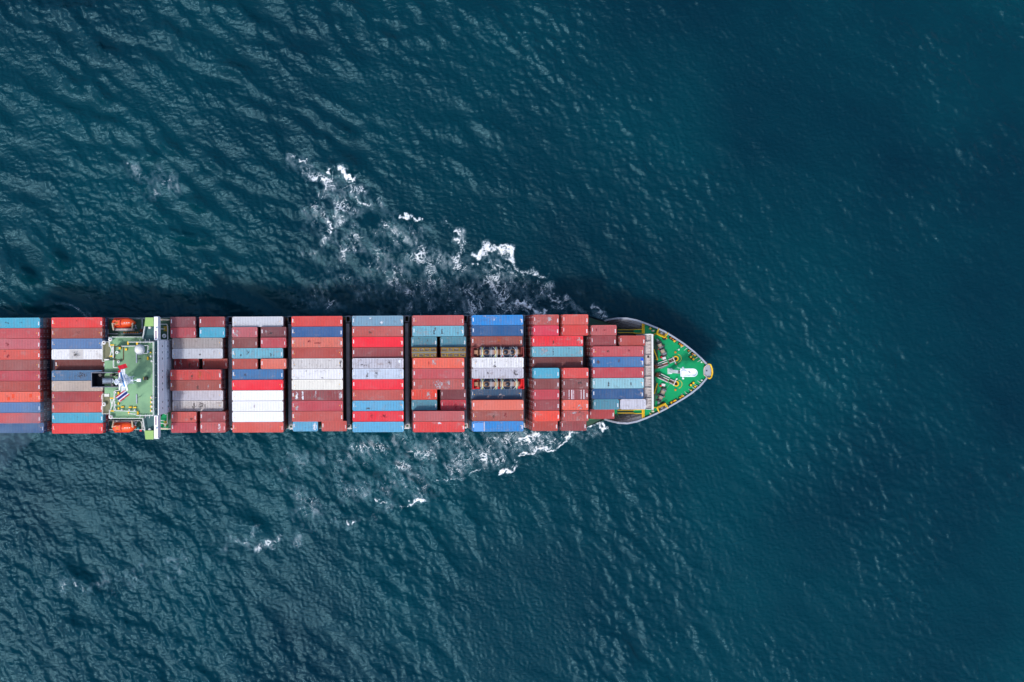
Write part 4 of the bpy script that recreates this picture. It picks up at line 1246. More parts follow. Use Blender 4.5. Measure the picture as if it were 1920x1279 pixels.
# white mushroom vents with reddish caps on the house
for px, py, z, r in ((209, 636.4, ZB, 0.5), (210, 781.5, ZB, 0.5), (224.3, 678.5, ZR, 0.38), (227.3, 750.5, ZR, 0.38), (309.5, 630, 20.2, 0.52), (312.3, 773.5, 20.2, 0.45), (196.5, 757.8, ZB, 0.0)):
    if r == 0: continue
    c = P(px, py, z)
    b = MB(); b.lathe((c[0], c[1], z), [(0.02, 1.3), (r * 0.75, 1.25), (r, 1.0), (r * 0.95, 0.85), (r * 0.45, 0.8), (r * 0.45, 0)], 18); vh = b.build("vent_head", ['white'], dh, True)
    b = MB(); b.cyl((c[0], c[1], z + 1.29), (c[0], c[1], z + 1.36), r * 0.33, r * 0.33, 10); b.build("vent_cap", ['rust'], vh)

# railings of the compass deck and bridge deck
b = MB()
rail(b, [P(289, 641, ZR), P(289, 777.5, ZR)], 1.05, 0.09, 1.6); b.build("front_railing", ['white'], dh)
b = MB()
for seg in ([(242.5, 641.5), (288.5, 641.5)], [(242.5, 649), (230, 649)], [(256, 648.7), (230.5, 649.2)], [(214, 650), (214, 671)], [(214.5, 675), (214.5, 689), (222, 689)],
            [(226, 731), (216, 733), (216, 769.5), (257, 771)], [(257, 776), (243, 775)], [(257, 778.6), (289, 779)]):
    rail(b, [P(x, y, ZR) for x, y in seg], 1.05, 0.085, 1.6)
b.build("compass_deck_railing", ['white'], dh)
b = MB()
for seg in ([(206.5, 632), (206.5, 638), (207, 650)], [(212, 632), (268, 632)], [(206.5, 779), (206.5, 784), (269, 784)], [(206.8, 779), (207, 768)]):
    rail(b, [P(x, y, ZB) for x, y in seg], 1.05, 0.08, 1.8)
b.build("bridge_deck_railing", ['white'], dh)
for y0, sg in ((641, 1), (779, -1)):                    # little awning arms over the wing doors
    for x in (262, 272, 280):
        b = MB(); b.tube([P(x, y0 - sg * 5, ZR - 0.3), P(x + 1.5, y0 + sg * 3, ZR + 0.3)], 0.06, 5); b.build("awning_arm", ['white'], dh)

# yellow lockers and small fittings on the compass deck
for px, py, w, h in ((277.5, 672, .35, .75), (283, 661, .3, .3), (225.3, 653, .5, .5), (237, 655.2, .5, .5), (240.7, 643.5, .35, .8), (257.8, 645, .45, .9), (211, 647, .95, .3), (210, 668, .95, .3),
                     (222.7, 737, .35, .6), (222.8, 756.5, .35, .6), (223, 766, .35, .55), (230.3, 763, .75, .32), (245, 763.5, .75, .32), (253.5, 763.8, .75, .32),
                     (283.8, 745.5, .35, .6), (283.8, 754, .35, .6), (283.8, 762, .35, .6), (283.8, 770, .35, .55), (242, 774, .35, .7), (259, 774.5, .4, .8), (210.5, 746.5, .9, .3), (211.5, 770.5, .9, .3)):
    c = P(px, py, ZR); b = MB(); b.box((c[0], c[1], ZR + 0.27), (w, h, 0.5), 0, 0, 0.9); b.build("deck_locker", ['yellow'], dh)
for px, py in ((285.5, 745), (286, 753.5), (286, 762), (286, 770.5), (284, 668), (244, 768.5), (254, 769), (230, 768.5), (218, 735.5), (218, 759), (217.5, 767), (285.5, 677)):
    c = P(px, py, ZR); b = MB(); b.lathe((c[0], c[1], ZR), [(0.01, 1.0), (0.2, 0.9), (0.26, 0.7), (0.13, 0.55), (0.13, 0)], 10); b.build("lamp_post", ['white'], dh)
b = MB()
for a, c in (((212.5, 650), (231.5, 650)), ((231.5, 650), (231.5, 675)), ((231.5, 675), (212.5, 675)), ((215, 650), (215, 675))):
    p, q = P(*a, ZR), P(*c, ZR); b.tube([(p[0], p[1], ZR + 0.12), (q[0], q[1], ZR + 0.12)], 0.09, 4)
b.build("pipe_loop", ['rust'], dh)
for a, c in (((256.3, 663), (256.3, 680.5)), ((256.5, 739.5), (256.5, 757))):
    p, q = P(*a, ZR), P(*c, ZR)
    b = MB(); b.span((p[0] - 0.12, q[1], ZR + 0.002), (p[0] + 0.12, p[1], ZR + 0.25)); b.build("cable_tray", ['grey_rail'], dh)
for px, py in ((262.5, 672.5), (262.5, 744)):
    c = P(px, py, ZR); b = MB(); b.cyl(c, (c[0], c[1], ZR + 2.4), 0.07, 0.05, 6); b.build("signal_pole", ['black'], dh)
c = P(220.5, 661, ZR); b = MB(); b.ring((c[0], c[1]), 0.18, 0.36, ZR + 0.4, ZR + 0.75, 14); b.box((c[0] + .25, c[1], ZR + 0.2), (0.5, 0.3, 0.4)); b.build("searchlight", ['white'], dh)
c = P(275, 709.5, ZR); b = MB(); b.box((c[0], c[1], ZR + 0.8), (0.7, 0.75, 1.6), 0, 0, 0.92); o = b.build("compass_binnacle", ['black'], dh)
b = MB(); b.box((c[0] - 0.42, c[1], ZR + 0.5), (0.2, 0.7, 1.0)); b.build("binnacle_side", ['yellow'], o)

# satellite dome
c = P(264.5, 655.5, ZR)
b = MB(); b.lathe((c[0], c[1], ZR), [(0.01, 2.75), (0.45, 2.66), (0.85, 2.35), (1.08, 1.85), (1.1, 1.4), (0.95, 0.9), (0.7, 0.55), (0.35, 0.45), (0.35, 0)], 26); sd = b.build("satellite_dome", ['white'], dh, True)
b = MB(); rail(b, [(c[0] + 0.6, c[1] + 0.9, ZR), (c[0] + 1.9, c[1] + 0.9, ZR), (c[0] + 1.7, c[1] - 0.9, ZR), (c[0] + 0.6, c[1] - 0.9, ZR)], 1.4, 0.06, 3); b.build("dome_railing", ['white'], sd)
b = MB(); b.ring((c[0], c[1]), 1.1, 1.22, ZR + 1.3, ZR + 1.5, 26); b.build("dome_flange", ['grey_rail'], sd)
c = P(279.5, 659.5, ZR); b = MB(); b.lathe((c[0], c[1], ZR), [(0.01, 1.5), (0.25, 1.42), (0.34, 1.1), (0.3, 0.8), (0.1, 0.7), (0.1, 0)], 14); b.build("antenna_dome", ['silver'], dh, True)

# funnel casing with exhaust pipe
fz = 33.0
fp = [P2(171, 698, fz), P2(222, 698, fz), P2(222, 726.5, fz), P2(171, 726.5, fz)]
fcx, fcy = sum(p[0] for p in fp) / 4, sum(p[1] for p in fp) / 4
fl, fw = fp[1][0] - fp[0][0], abs(fp[2][1] - fp[1][1])
fn = empty("funnel", (fcx, fcy, 0), 0, dh)
b = MB()
t = 0.16
b.span((-fl / 2, fw / 2 - t, 12), (fl / 2, fw / 2, fz)); b.span((-fl / 2, -fw / 2, 12), (fl / 2, -fw / 2 + t, fz))
b.span((-fl / 2, -fw / 2 + t, 12), (-fl / 2 + t, fw / 2 - t, fz)); b.span((fl / 2 - t, -fw / 2 + t, 12), (fl / 2, fw / 2 - t, fz))
b.span((-fl / 2 + t, -fw / 2 + t, 28.4), (fl / 2 - t, fw / 2 - t, 28.6))
b.build("casing", ['navy'], fn)
b = MB()
for a, c in (((-fl / 2, fw / 2 - 0.1), (fl / 2, fw / 2 - 0.1)), ((-fl / 2 + 0.1, -fw / 2 + 0.1), (fl / 2, -fw / 2 + 0.1)), ((-fl / 2 + 0.1, -fw / 2), (-fl / 2 + 0.1, fw / 2))):
    b.tube([(a[0], a[1], fz + 0.06), (c[0], c[1], fz + 0.06)], 0.08, 5)
b.build("casing_rim", ['lash_grey'], fn)
b = MB(); b.cyl((-0.75, -0.25, 32.2), (1.15, -0.25, 31.6), 0.74, 0.74, 20); b.cyl((1.15, -0.25, 28.6), (1.15, -0.25, 31.9), 0.6, 0.6, 16); b.build("exhaust_pipe", ['silver'], fn)
for x, y, zz, r in ((1.7, 1.1, 34.2, 0.32), (1.9, -1.15, 34.0, 0.28), (-1.0, 1.1, 33.4, 0.35), (2.6, 0.9, 33.6, 0.18)):
    b = MB(); b.cyl((x, y, 28.6), (x, y, zz), r, r, 12); b.build("exhaust_pipe", ['dark_steel'], fn)

# radar mast
mb = P(244, 712, ZR)
ma = empty("radar_mast", (mb[0], mb[1], ZR), 0, dh)
b = MB()
for sx, sy in ((0.9, 0.8), (0.9, -0.8), (-0.9, 0.8), (-0.9, -0.8)):
    b.cyl((sx, sy, 0), (sx * 0.35, sy * 0.35, 13), 0.12, 0.08, 6)
for z in np.arange(1.2, 13, 1.3):
    f = 1 - 0.65 * z / 13; a, q = 0.9 * f, 0.8 * f
    b.tube([(a, q, z), (-a, q, z), (-a, -q, z), (a, -q, z), (a, q, z)], 0.05, 4)
    f2 = 1 - 0.65 * min(13, z + 1.3) / 13
    b.tube([(a, q, z), (0.9 * f2, -0.8 * f2, z + 1.3)], 0.045, 4); b.tube([(-a, -q, z), (-0.9 * f2, 0.8 * f2, z + 1.3)], 0.045, 4)
b.span((-0.28, -0.28, 0), (0.28, 0.28, 12.5))
b.build("lattice", ['wall_white'], ma)
for z, sx, sy in ((4.3, 2.0, 2.1), (8.6, 1.6, 1.7), (12.6, 0.9, 0.9)):
    b = MB(); b.prism([(-sx / 2, 0), (0, -sy * 0.75), (sx * 0.7, 0), (0, sy * 0.75)], z, z + 0.10, 0)
    rail(b, [(-sx / 2, 0, z + .1), (0, -sy * 0.75, z + .1), (sx * 0.7, 0, z + .1), (0, sy * 0.75, z + .1), (-sx / 2, 0, z + .1)], 0.9, 0.045, 1.0)
    b.build("mast_platform", ['wall_white'], ma)
b = MB(); b.span((-0.35, -2.6, 6.3), (0.35, 2.6, 6.55)); rail(b, [(-0.33, -2.6, 6.55), (-0.33, 2.6, 6.55)], 0.8, 0.045, 1.2); rail(b, [(0.33, -2.6, 6.55), (0.33, 2.6, 6.55)], 0.8, 0.045, 1.2); b.build("yardarm", ['wall_white'], ma)
b = MB(); b.span((-0.15, -1.9, 10.2), (0.15, 1.9, 10.35)); b.build("yardarm", ['wall_white'], ma)
b = MB(); b.cyl((1.6, 0, 4.4), (1.6, 0, 5.2), 0.25, 0.2, 10); b.box((2.9, 0, 3.9), (0.9, 0.7, 0.5)); b.tube([(0.8, 0, 4.0), (2.6, 0, 3.9)], 0.1, 5); b.build("radar_pedestal", ['wall_white'], ma)
rs = empty("radar_scanner", (0.55, 0.1, 9.6), math.radians(16), ma)
b = MB(); b.box((0.16, 0, 0), (0.36, 4.6, 0.42)); b.cyl((0, 0, -1.0), (0, 0, -0.2), 0.2, 0.2, 10); o = b.build("scanner_bar", ['wall_white'], ma); o.location = (0.75, 0.1, 9.4); o.rotation_euler = (0, 0, math.radians(16))
b = MB(); b.box((-0.17, 0.35, 0.02), (0.30, 3.4, 0.46)); o2 = b.build("scanner_bar", ['scanner_blue'], ma); o2.location = (0.75, 0.1, 9.4); o2.rotation_euler = (0, 0, math.radians(16))
bpy.data.objects.remove(rs)
b = MB()
for sx, sy in ((0.2, 1.7), (0.2, -1.7), (0, 0)):
    b.cyl((sx, sy, 10.3 if sx else 12.7), (sx, sy, 12.0 if sx else 15.5), 0.04, 0.02, 5)
b.build("whip_antenna", ['wall_white'], ma)

# bridge wings
for sg, yin, yout, ypad, tip, yb in ((1, 640, 612, 595.5, 594.2, 637.5), (-1, 779, 807.5, 824, 822, 779.5)):
    wg = empty("bridge_wing", (0, 0, 0), 0, dh)
    b = MB(); b.prism([P2(269, yin - 2 * sg, ZW), P2(289, yin - 1 * sg, ZW), P2(289, ypad + 2 * sg, ZW), P2(272.5, ypad + 2 * sg, ZW), P2(272.5, yout, ZW)], ZW - 0.3, ZW, 0); b.build("wing_deck", ['wing_teal'], wg)
    b = MB(); b.prism([P2(270.8, yout, 30.4), P2(288, yout, 30.4), P2(288, ypad, 30.4), P2(272.5, ypad, 30.4)], 30.25, 30.4, 0); b.build("wing_roof", ['pad_green'], wg)
    b = MB(); b.prism([P2(271.5, yout - sg, 30.2), P2(287.5, yout - sg, 30.2), P2(287.5, ypad + sg * .8, 30.2), P2(273, ypad + sg * .8, 30.2)], ZW, 30.24, 0); b.build("wing_cab", ['house_white'], wg)
    b = MB(); b.prism([P2(289, yb, 30.3), P2(296, yb, 30.3), P2(296, tip, 30.3), P2(289, tip, 30.3)], ZW - 1.5, 30.3, 0); b.build("wind_deflector", ['wall_white'], wg)
    b = MB(); a = P(292.2, yb - 17.5 * sg, 30.3); c = P(292.2, yb - 1.5 * sg, 30.3); b.span((a[0] - 0.1, min(a[1], c[1]), 30.302), (a[0] + 0.14, max(a[1], c[1]), 30.36)); b.build("name_board", ['crimson'], wg)
    b = MB(); rail(b, [P(273, yout, ZW), P(269.3, yin - 5 * sg, ZW)], 1.1, 0.12, 1.2); b.build("railing", ['white'], wg)
    c = P(282, yout + 2.2 * sg, ZW + 0.4); b = MB(); b.lathe((c[0], c[1], ZW), [(0.01, 1.5), (0.3, 1.4), (0.36, 1.15), (0.15, 0.9), (0.15, 0)], 12); b.build("wing_console", ['white'], wg, True)
    c = P(293.2, (615 if sg > 0 else 803), 30.3); b = MB(); b.lathe((c[0], c[1], 30.3), [(0.01, 0.5), (0.2, 0.42), (0.2, 0)], 12); b.build("wing_lamp", ['white'], wg, True)
    b = MB(); e = P(295, tip - 0.3 * sg, 29.4); b.box((e[0] - .2, e[1], 29.0), (1.2, 0.18, 1.0)); b.build("wing_end", ['house_white'], wg)

# boat decks and fore platforms
ZBD = 17.0
for sg, y0, y1 in ((1, 597, 634), (-1, 784, 806)):
    b = MB(); b.prism([P2(205, y0, ZBD), P2(294, y0, ZBD), P2(294, y1, ZBD), P2(205, y1, ZBD)], ZBD - 0.25, ZBD, 0); b.build("boat_deck", ['green_dark'], dh)
    b = MB(); b.prism([P2(206, y0 + 1, ZBD - .3), P2(293, y0 + 1, ZBD - .3), P2(293, y1, ZBD - .3), P2(206, y1, ZBD - .3)], Z_MAIN + 0.02, ZBD - 0.26, 0); b.build("boat_deck_house", ['house_white'], dh)
    b = MB(); ye = y0 + 1 if sg > 0 else y1 - 1
    rail(b, [P(206, ye, ZBD), P(292, ye, ZBD)], 1.05, 0.06, 2.0)
    yi = 626 if sg > 0 else 788.5
    for seg in ([(222.5, yi), (204.5, yi), (204.5, yi - 8 * sg)], [(229, yi), (264, yi)], [(265.5, yi - 1 * sg), (268, yi - 6 * sg), (268, y0 + 2 if sg > 0 else y1 - 2)]):
        rail(b, [P(x, y, ZBD + 0.0) for x, y in seg], 1.05, 0.07, 2.0)
    b.build("boat_deck_railing", ['grey_rail' if sg > 0 else 'white'], dh)
    for k in range(7):
        if sg < 0: break
        c = P(233 + 4.2 * k, 623.8, ZBD); b = MB(); b.box((c[0], c[1], ZBD + 0.12), (0.28, 0.36, 0.22)); b.build("deck_step", ['orange_fit'], dh)
    # fore platform with ladder
    pz = 20.2
    poly = ([(296.2, 598), (317, 598), (317, 638), (301, 638), (297, 620)] if sg > 0 else [(297, 806), (315.5, 806), (315.5, 767.5), (308, 772), (301.5, 783), (297, 790)])
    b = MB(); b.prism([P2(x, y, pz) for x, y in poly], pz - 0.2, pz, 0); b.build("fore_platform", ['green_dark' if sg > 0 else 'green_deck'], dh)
    b = MB()
    pts = ([(297, 608), (314, 608), (315.8, 612), (315.8, 637), (303, 637)], [(298, 617), (310, 617)], [(300, 625), (302.5, 637)]) if sg > 0 else ([(297, 792), (311, 794.5), (315, 794.5), (315, 768)], [(297, 787.5), (310, 788.5)], [(300, 776), (300, 783), (297, 783)], [(311, 795), (311, 804)])
    for seg in pts: rail(b, [P(x, y, pz) for x, y in seg], 1.05, 0.075, 1.8)
    b.build("fore_railing", ['white'], dh)
    b = MB(); c0 = P(310.5, 611 if sg > 0 else 788.5, pz)
    for k in range(4): b.box((c0[0], c0[1] - 0.28 - k * 0.3 * 1, pz + 0.3 + 0.02 * k), (0.6, 0.12, 0.1))
    b.box((c0[0] - .32, c0[1] - .7, pz + .3), (0.06, 1.3, 0.12)); b.box((c0[0] + .32, c0[1] - .7, pz + .3), (0.06, 1.3, 0.12))
    b.build("ladder_hatch", ['yellow'], dh)
    yb_ = 599.3 if sg > 0 else 803.6
    a, c = P(296.6, yb_, pz + 1.6), P(316, yb_ + 0.4, pz + 1.6)
    b = MB(); b.cyl(a, c, 0.26, 0.2, 10); b.cyl(c, (c[0] + 0.5, c[1], c[2]), 0.1, 0.1, 6); b.box((a[0] + 0.3, a[1], pz + 0.8), (0.4, 0.4, 1.6)); b.build("store_crane", ['cream'], dh)

# ------------------------------------------------------------------ lifeboats hanging in their davits
def lifeboat(name, px, py, z, label):
    u, v = S(px, py, z + 1.6)
    r = empty(name, to_world(u, v, z), SHIP_A)
    tag(r, label, "lifeboat", "orange lifeboats beside the bridge")
    b = MB(); n = 13; L_ = 5.5
    secs = []
    for i in range(n):
        t = i / (n - 1); x = -L_ / 2 + L_ * t
        w = 1.12 * min(1, (t / 0.10 + 0.55)) * (1 - max(0, (t - 0.68) / 0.32) ** 2.0 * 0.86)
        top = 1.9 * (1 - max(0, (t - 0.74) / 0.26) ** 2 * 0.42) * (0.93 if t < 0.05 else 1)
        secs.append([(x, math.cos(a) * w, 0.95 + (math.sin(a) * (top - 0.95) if math.sin(a) > 0 else math.sin(a) * 0.95)) for a in np.linspace(0, 2 * math.pi, 17)[:-1]])
    vv = [p for s in secs for p in s]
    ff = [(i * 16 + j, (i + 1) * 16 + j, (i + 1) * 16 + (j + 1) % 16, i * 16 + (j + 1) % 16) for i in range(n - 1) for j in range(16)]
    ff += [tuple(range(16)), tuple(range((n - 1) * 16 + 15, (n - 1) * 16 - 1, -1))]
    b.add(vv, ff); b.build("boat_hull", ['orange'], r, True)
    b = MB(); b.box((-1.5, 0, 2.0), (1.75, 1.5, 0.42), 0, 0, 0.85); cb = b.build("wheel_cabin", ['orange'], r)
    for y in (0.62, -0.62): w = MB(); w.box((-1.35, y, 2.18), (0.62, 0.14, 0.1)); w.build("window", ['glass'], cb)
    w = MB(); w.box((-1.5, 0, 2.235), (0.5, 0.5, 0.06)); w.build("roof_hatch", ['orange_fit'], cb)
    for x in (0.3, 0.85, 1.4):
        w = MB(); w.box((x, 0, 1.93), (0.3, 0.18, 0.05)); w.build("grip_plate", ['white'], r)
    w = MB(); w.tube([(-2.5, 1.14, 0.95), (-1, 1.18, 0.95), (1, 1.16, 0.95), (2.0, 0.85, 0.95)], 0.06, 5); w.tube([(-2.5, -1.14, 0.95), (-1, -1.18, 0.95), (1, -1.16, 0.95), (2.0, -0.85, 0.95)], 0.06, 5); w.build("fender_rail", ['red'], r)
    for x in (-0.62,):
        w = MB(); w.box((x, 0, 1.92), (0.08, 1.7, 0.05)); w.build("seam_rib", ['red'], r)


lifeboat("lifeboat", 231.5, 605.3, 18.2, "orange lifeboat on the upper, shaded side of the green bridge roof")
lifeboat("lifeboat", 232.5, 802.0, 18.2, "orange lifeboat on the lower, sunlit side of the green bridge roof")
for sg, yi, yo in ((1, 618, 604), (-1, 790, 803)):
    dv = empty("lifeboat_davit", (0, 0, 0), 0, dh)
    b = MB(); a, c = P(214, yi, ZBD + 0.9), P(252, yi, ZBD + 0.9); b.span((a[0], a[1] - 0.25, ZBD + 0.7), (c[0], c[1] + 0.25, ZBD + 0.95)); b.build("cradle_beam", ['panel_grey'], dv)
    b = MB(); rail(b, [P(214.5, yi + 2.2 * sg, ZBD), P(249, yi + 2.2 * sg, ZBD)], 1.0, 0.06, 2.0); b.build("railing", ['grey_rail'], dv)
    for x0, x1 in ((209.5, 213), (249.5, 247.5)):
        b = MB(); b.tube([P(x1, yi, ZBD), P(x1, yi, ZBD + 3.2), P(x0 + (x1 - x0) * .3, yo + 2 * sg, ZBD + 4.3)], 0.2, 7); b.tube([P(x0 + (x1 - x0) * .3, yo + 2 * sg, ZBD + 4.3), P(x1 + (4 if x0 < 230 else -1), yo + 4 * sg, ZBD + 4.0)], 0.09, 5); b.build("davit_arm", ['cream'], dv)
    b = MB()
    for k in range(3): b.tube([P(252 + 2.5 * k, yi - 1 * sg, ZBD + 1), P(255 - 1 * k, yi - 8 * sg, ZBD + 2.2)], 0.09, 5)
    b.build("davit_winch_frame", ['grey_rail'], dv)
c = P(260.5, 803.5, ZBD); b = MB(); b.box((c[0], c[1], ZBD + 0.5), (0.45, 0.5, 0.9)); b.build("covered_winch", ['cyan'], dh)
c = P(265, 810, ZBD); b = MB(); b.box((c[0], c[1] + .4, ZBD + 0.6), (0.5, 0.4, 0.5)); b.build("fire_box", ['red'], dh)
c = P(266.5, 620, ZBD); b = MB(); b.lathe((c[0], c[1], ZBD), [(0.01, 1.2), (0.45, 1.1), (0.5, 0.8), (0.2, 0.7), (0.2, 0)], 14); b.build("vent_head", ['rust'], dh)

# ------------------------------------------------------------------ flags on the signal halyards
def flag(name, px, py, z, L_, w, ang, bands, label):
    u, v = S(px, py, z)
    o = empty(name, to_world(u, v, z), ang)
    tag(o, label, "flag")
    tot = sum(h for h, _ in bands); y = -w / 2
    for h, mt in bands:
        b = MB(); y1 = y + w * h / tot; n = 10; vv = []
        for s in (0.0, 0.012):
            for i in range(n + 1):
                x = L_ * i / n; zz = 0.10 * math.sin(i * 1.3) * i / n
                vv += [(x, y, zz + s + (y * 0.75)), (x, y1, zz + s + (y1 * 0.75))]
        o_ = 2 * (n + 1)
        ff = [(2 * i, 2 * i + 1, 2 * i + 3, 2 * i + 2) for i in range(n)] + [(o_ + 2 * i, o_ + 2 * i + 2, o_ + 2 * i + 3, o_ + 2 * i + 1) for i in range(n)]
        ff += [(2 * i, 2 * i + 2, o_ + 2 * i + 2, o_ + 2 * i) for i in range(n)] + [(2 * i + 1, o_ + 2 * i + 1, o_ + 2 * i + 3, 2 * i + 3) for i in range(n)]
        b.add(vv, ff); b.build("flag_band", [mt], o); y = y1
    b = MB(); b.cyl((-0.05, 0, -6.0), (-0.05, 0, 0.9), 0.015, 0.015, 4); b.build("halyard", ['white'], o)


flag("signal_flag", 222.5, 690.2, 38.5, 1.9, 0.95, math.radians(18), [(1, 'flag_red')], "plain red flag flying beside the radar mast")
flag("signal_flag", 221.5, 697.5, 38.0, 0.8, 0.6, math.radians(6), [(1, 'flag_red')], "small red pennant between the mast and the funnel")
flag("striped_flag", 220.5, 749.0, 38.0, 2.7, 1.45, math.radians(37), [(1, 'flag_red'), (1, 'flag_white'), (2, 'flag_blue'), (1, 'flag_white'), (1, 'flag_red')], "flag with red, white and blue stripes flying over the green bridge roof")

# ------------------------------------------------------------------ flat racks with strapped drums, open crates of scrap
def flat_rack(u, v, zt, col, label):
    o = empty("flat_rack", to_world(u, v, zt - 2.6 + 0.0), SHIP_A)
    tag(o, label, "flat rack", "flat racks with strapped cargo")
    mt = paint("rack_" + str(len(bpy.data.materials)), col, dirt=0.3)
    b = MB(); b.span((-6.09, -1.2, 0.02), (6.09, 1.2, 0.5)); b.build("rack_floor", [mt], o)
    for e in (1, -1):
        b = MB()
        b.span((e * 6.09, -1.2, 0.505), (e * 5.95, 1.2, 2.35)); b.span((e * 6.09, -1.2, 2.355), (e * 5.6, -1.05, 2.5)); b.span((e * 6.09, 1.05, 2.355), (e * 5.6, 1.2, 2.5))
        b.span((e * 6.09, -1.04, 2.356), (e * 5.93, 1.04, 2.5)); b.span((e * 5.945, -1.15, 0.505), (e * 5.3, -1.08, 2.0)); b.span((e * 5.945, 1.08, 0.505), (e * 5.3, 1.15, 2.0))
        b.build("end_wall", [mt], o)
    b = MB(); b.box((-5.2, 0, 1.2), (0.9, 0.9, 1.3)); b.box((-4.75, 0, 0.9), (0.25, 1.8, 0.5)); b.build("wooden_chock", ['wood'], o)
    b = MB(); b.box((5.05, 0, 1.1), (0.35, 1.0, 1.0)); b.build("wooden_chock", ['wood'], o)
    return o


def drum_cargo(u, v, zb, manholes, yellow, red, label):
    o = empty("strapped_drum", to_world(u, v, zb), SHIP_A)
    tag(o, label, "cargo drum", "strapped drums on the flat racks")
    b = MB(); R_ = 1.18; b.cyl((-2.15, 0, R_), (2.15, 0, R_), R_, R_, 28); b.build("drum_body", ['navy'], o)
    for e in (-2.12, 2.0):
        b = MB(); b.span((e - 0.12, -0.62, R_ + 0.98), (e + 0.22, 0.62, R_ + 1.24)); b.build("wooden_board", ['wood'], o)
    for k in range(5):
        b = MB(); x0 = -1.75 + k * 0.72
        b.span((x0, -0.55, R_ + 1.08), (x0 + 0.69, 0.55, R_ + 1.2)); b.build("wooden_board", ['plank_grey' if k in (1, 2, 3) else 'wood'], o)
    for x in manholes:
        b = MB(); b.ring((x, 0), 0.57, 0.63, R_ + 1.1, R_ + 1.36, 24); mh = b.build("manhole_ring", ['ring_brown'], o)
        b = MB(); b.lathe((x, 0, R_ + 1.2), [(0.01, 0.2), (0.26, 0.17), (0.48, 0.08), (0.57, 0.02)], 20); b.build("manhole_lid", ['lid_navy'], mh, True)
    def strap(x0, bow, mt, r=0.045):
        pts = []
        for a in np.linspace(math.radians(2), math.radians(178), 15):
            pts.append((x0 + bow * math.sin(a) ** 2, math.cos(a) * (R_ + 0.06), R_ + math.sin(a) * (R_ + 0.10 if abs(math.cos(a)) > 0.55 else R_ + 0.14)))
        q = MB(); q.tube(pts, r, 5); q.build("strap", [mt], o)
    for x0, bw in ((-1.9, 0.0), (-1.72, 0.08), (-1.0, -0.62), (1.05, 0.62), (1.75, -0.1), (1.95, -0.05), (0.25, 0.05), (0.62, -0.04)):
        strap(x0, bw, 'strap_white', 0.05 if abs(x0) > 0.7 else 0.028)
    for x0 in yellow: strap(x0, 0.03, 'strap_yellow', 0.06)
    for x0 in red:
        q = MB(); q.box((x0, -0.98, R_ + 0.75), (0.25, 0.22, 0.12)); q.build("strap_buckle", ['red'], o)


def crate_rack(u, v, zt, label):
    o = empty("open_crate", to_world(u, v, zt - 1.45), SHIP_A)
    tag(o, label, "open crate", "open crates of scrap amidships")
    L_, hw = 6.06, 1.2
    b = MB()
    b.span((-L_ / 2, -hw, 0.02), (L_ / 2, hw, 0.3))
    for s in (1, -1):
        b.span((-L_ / 2, s * hw, 0.305), (L_ / 2, s * (hw - 0.06), 1.3)); b.span((s * L_ / 2, -hw + 0.065, 0.305), (s * (L_ / 2 - 0.06), hw - 0.065, 1.3))
    b.build("crate_body", [paint("crate_red_" + str(len(bpy.data.materials)), (120, 45, 50))], o)
    b = MB(); b.span((-L_ / 2 + .07, -0.16, 0.31), (L_ / 2 - .07, 0.16, 1.22)); b.build("centre_beam", ['machine_grey'], o)
    p = (L_ - 0.3) / 4
    for r in (1, -1):
        for k in range(4):
            x0 = -L_ / 2 + 0.15 + k * p; y0 = r * 0.22; y1 = r * 1.10
            ya, yb = min(y0, y1), max(y0, y1)
            f = MB(); t = 0.09
            f.span((x0 + .03, ya, 1.15), (x0 + p - .03, ya + t, 1.42)); f.span((x0 + .03, yb - t, 1.15), (x0 + p - .03, yb, 1.42))
            f.span((x0 + .03, ya + t, 1.15), (x0 + .03 + t, yb - t, 1.42)); f.span((x0 + p - .03 - t, ya + t, 1.15), (x0 + p - .03, yb - t, 1.42))
            fo = f.build("crate_frame", ['frame_yellow'], o)
            g = MB(); n = 9; mt = [] ; rr = random.Random(k * 7 + r + int(u * 10))
            vv = [(x0 + .12 + (p - .24) * i / (n - 1), ya + .09 + (yb - ya - .18) * j / (n - 1), 1.1 + rr.uniform(0, 0.28)) for i in range(n) for j in range(n)]
            g.add(vv, [(i * n + j, (i + 1) * n + j, (i + 1) * n + j + 1, i * n + j + 1) for i in range(n - 1) for j in range(n - 1)])
            tag(g.build("scrap_fill", ['scrap'], fo), kind='stuff')


for ps, bi, ri, u, v, zt in special:
    if ps == 'X':
        crate_rack(S(795.5, 700, 24.1)[0], v, 24.1, "open crate of scrap in yellow frames, stern end of the pair")
        crate_rack(S(850.3, 700, 24.1)[0], v, 24.1, "open crate of scrap in yellow frames, bow end of the pair")
    elif ps == 'F':
        flat_rack(u + 0.1, v, zt, (140, 58, 56), "brown flat rack carrying two strapped drums")
        drum_cargo(u - 2.15, v, zt - 2.05, (-0.6,), (-1.55, 1.6), (), "strapped drum with one manhole on the brown flat rack")
        drum_cargo(u + 2.6, v, zt - 2.05, (-0.8, 0.75), (), (-1.6, 1.6), "strapped drum with two manholes on the brown flat rack")
    else:
        flat_rack(u + 0.1, v, zt, (240, 25, 35), "bright red flat rack carrying two strapped drums")
        drum_cargo(u - 2.15, v, zt - 2.05, (-0.6,), (-1.55, 1.6), (), "strapped drum on the bright red flat rack, stern end")
        drum_cargo(u + 2.6, v, zt - 2.05, (-0.35,), (-1.6, 1.75), (), "strapped drum on the bright red flat rack, bow end")

# ------------------------------------------------------------------ the foredeck
def fpos(px, py, z=Z_FC):
    u, v = S(px, py, z); return Vector((u, v, z))


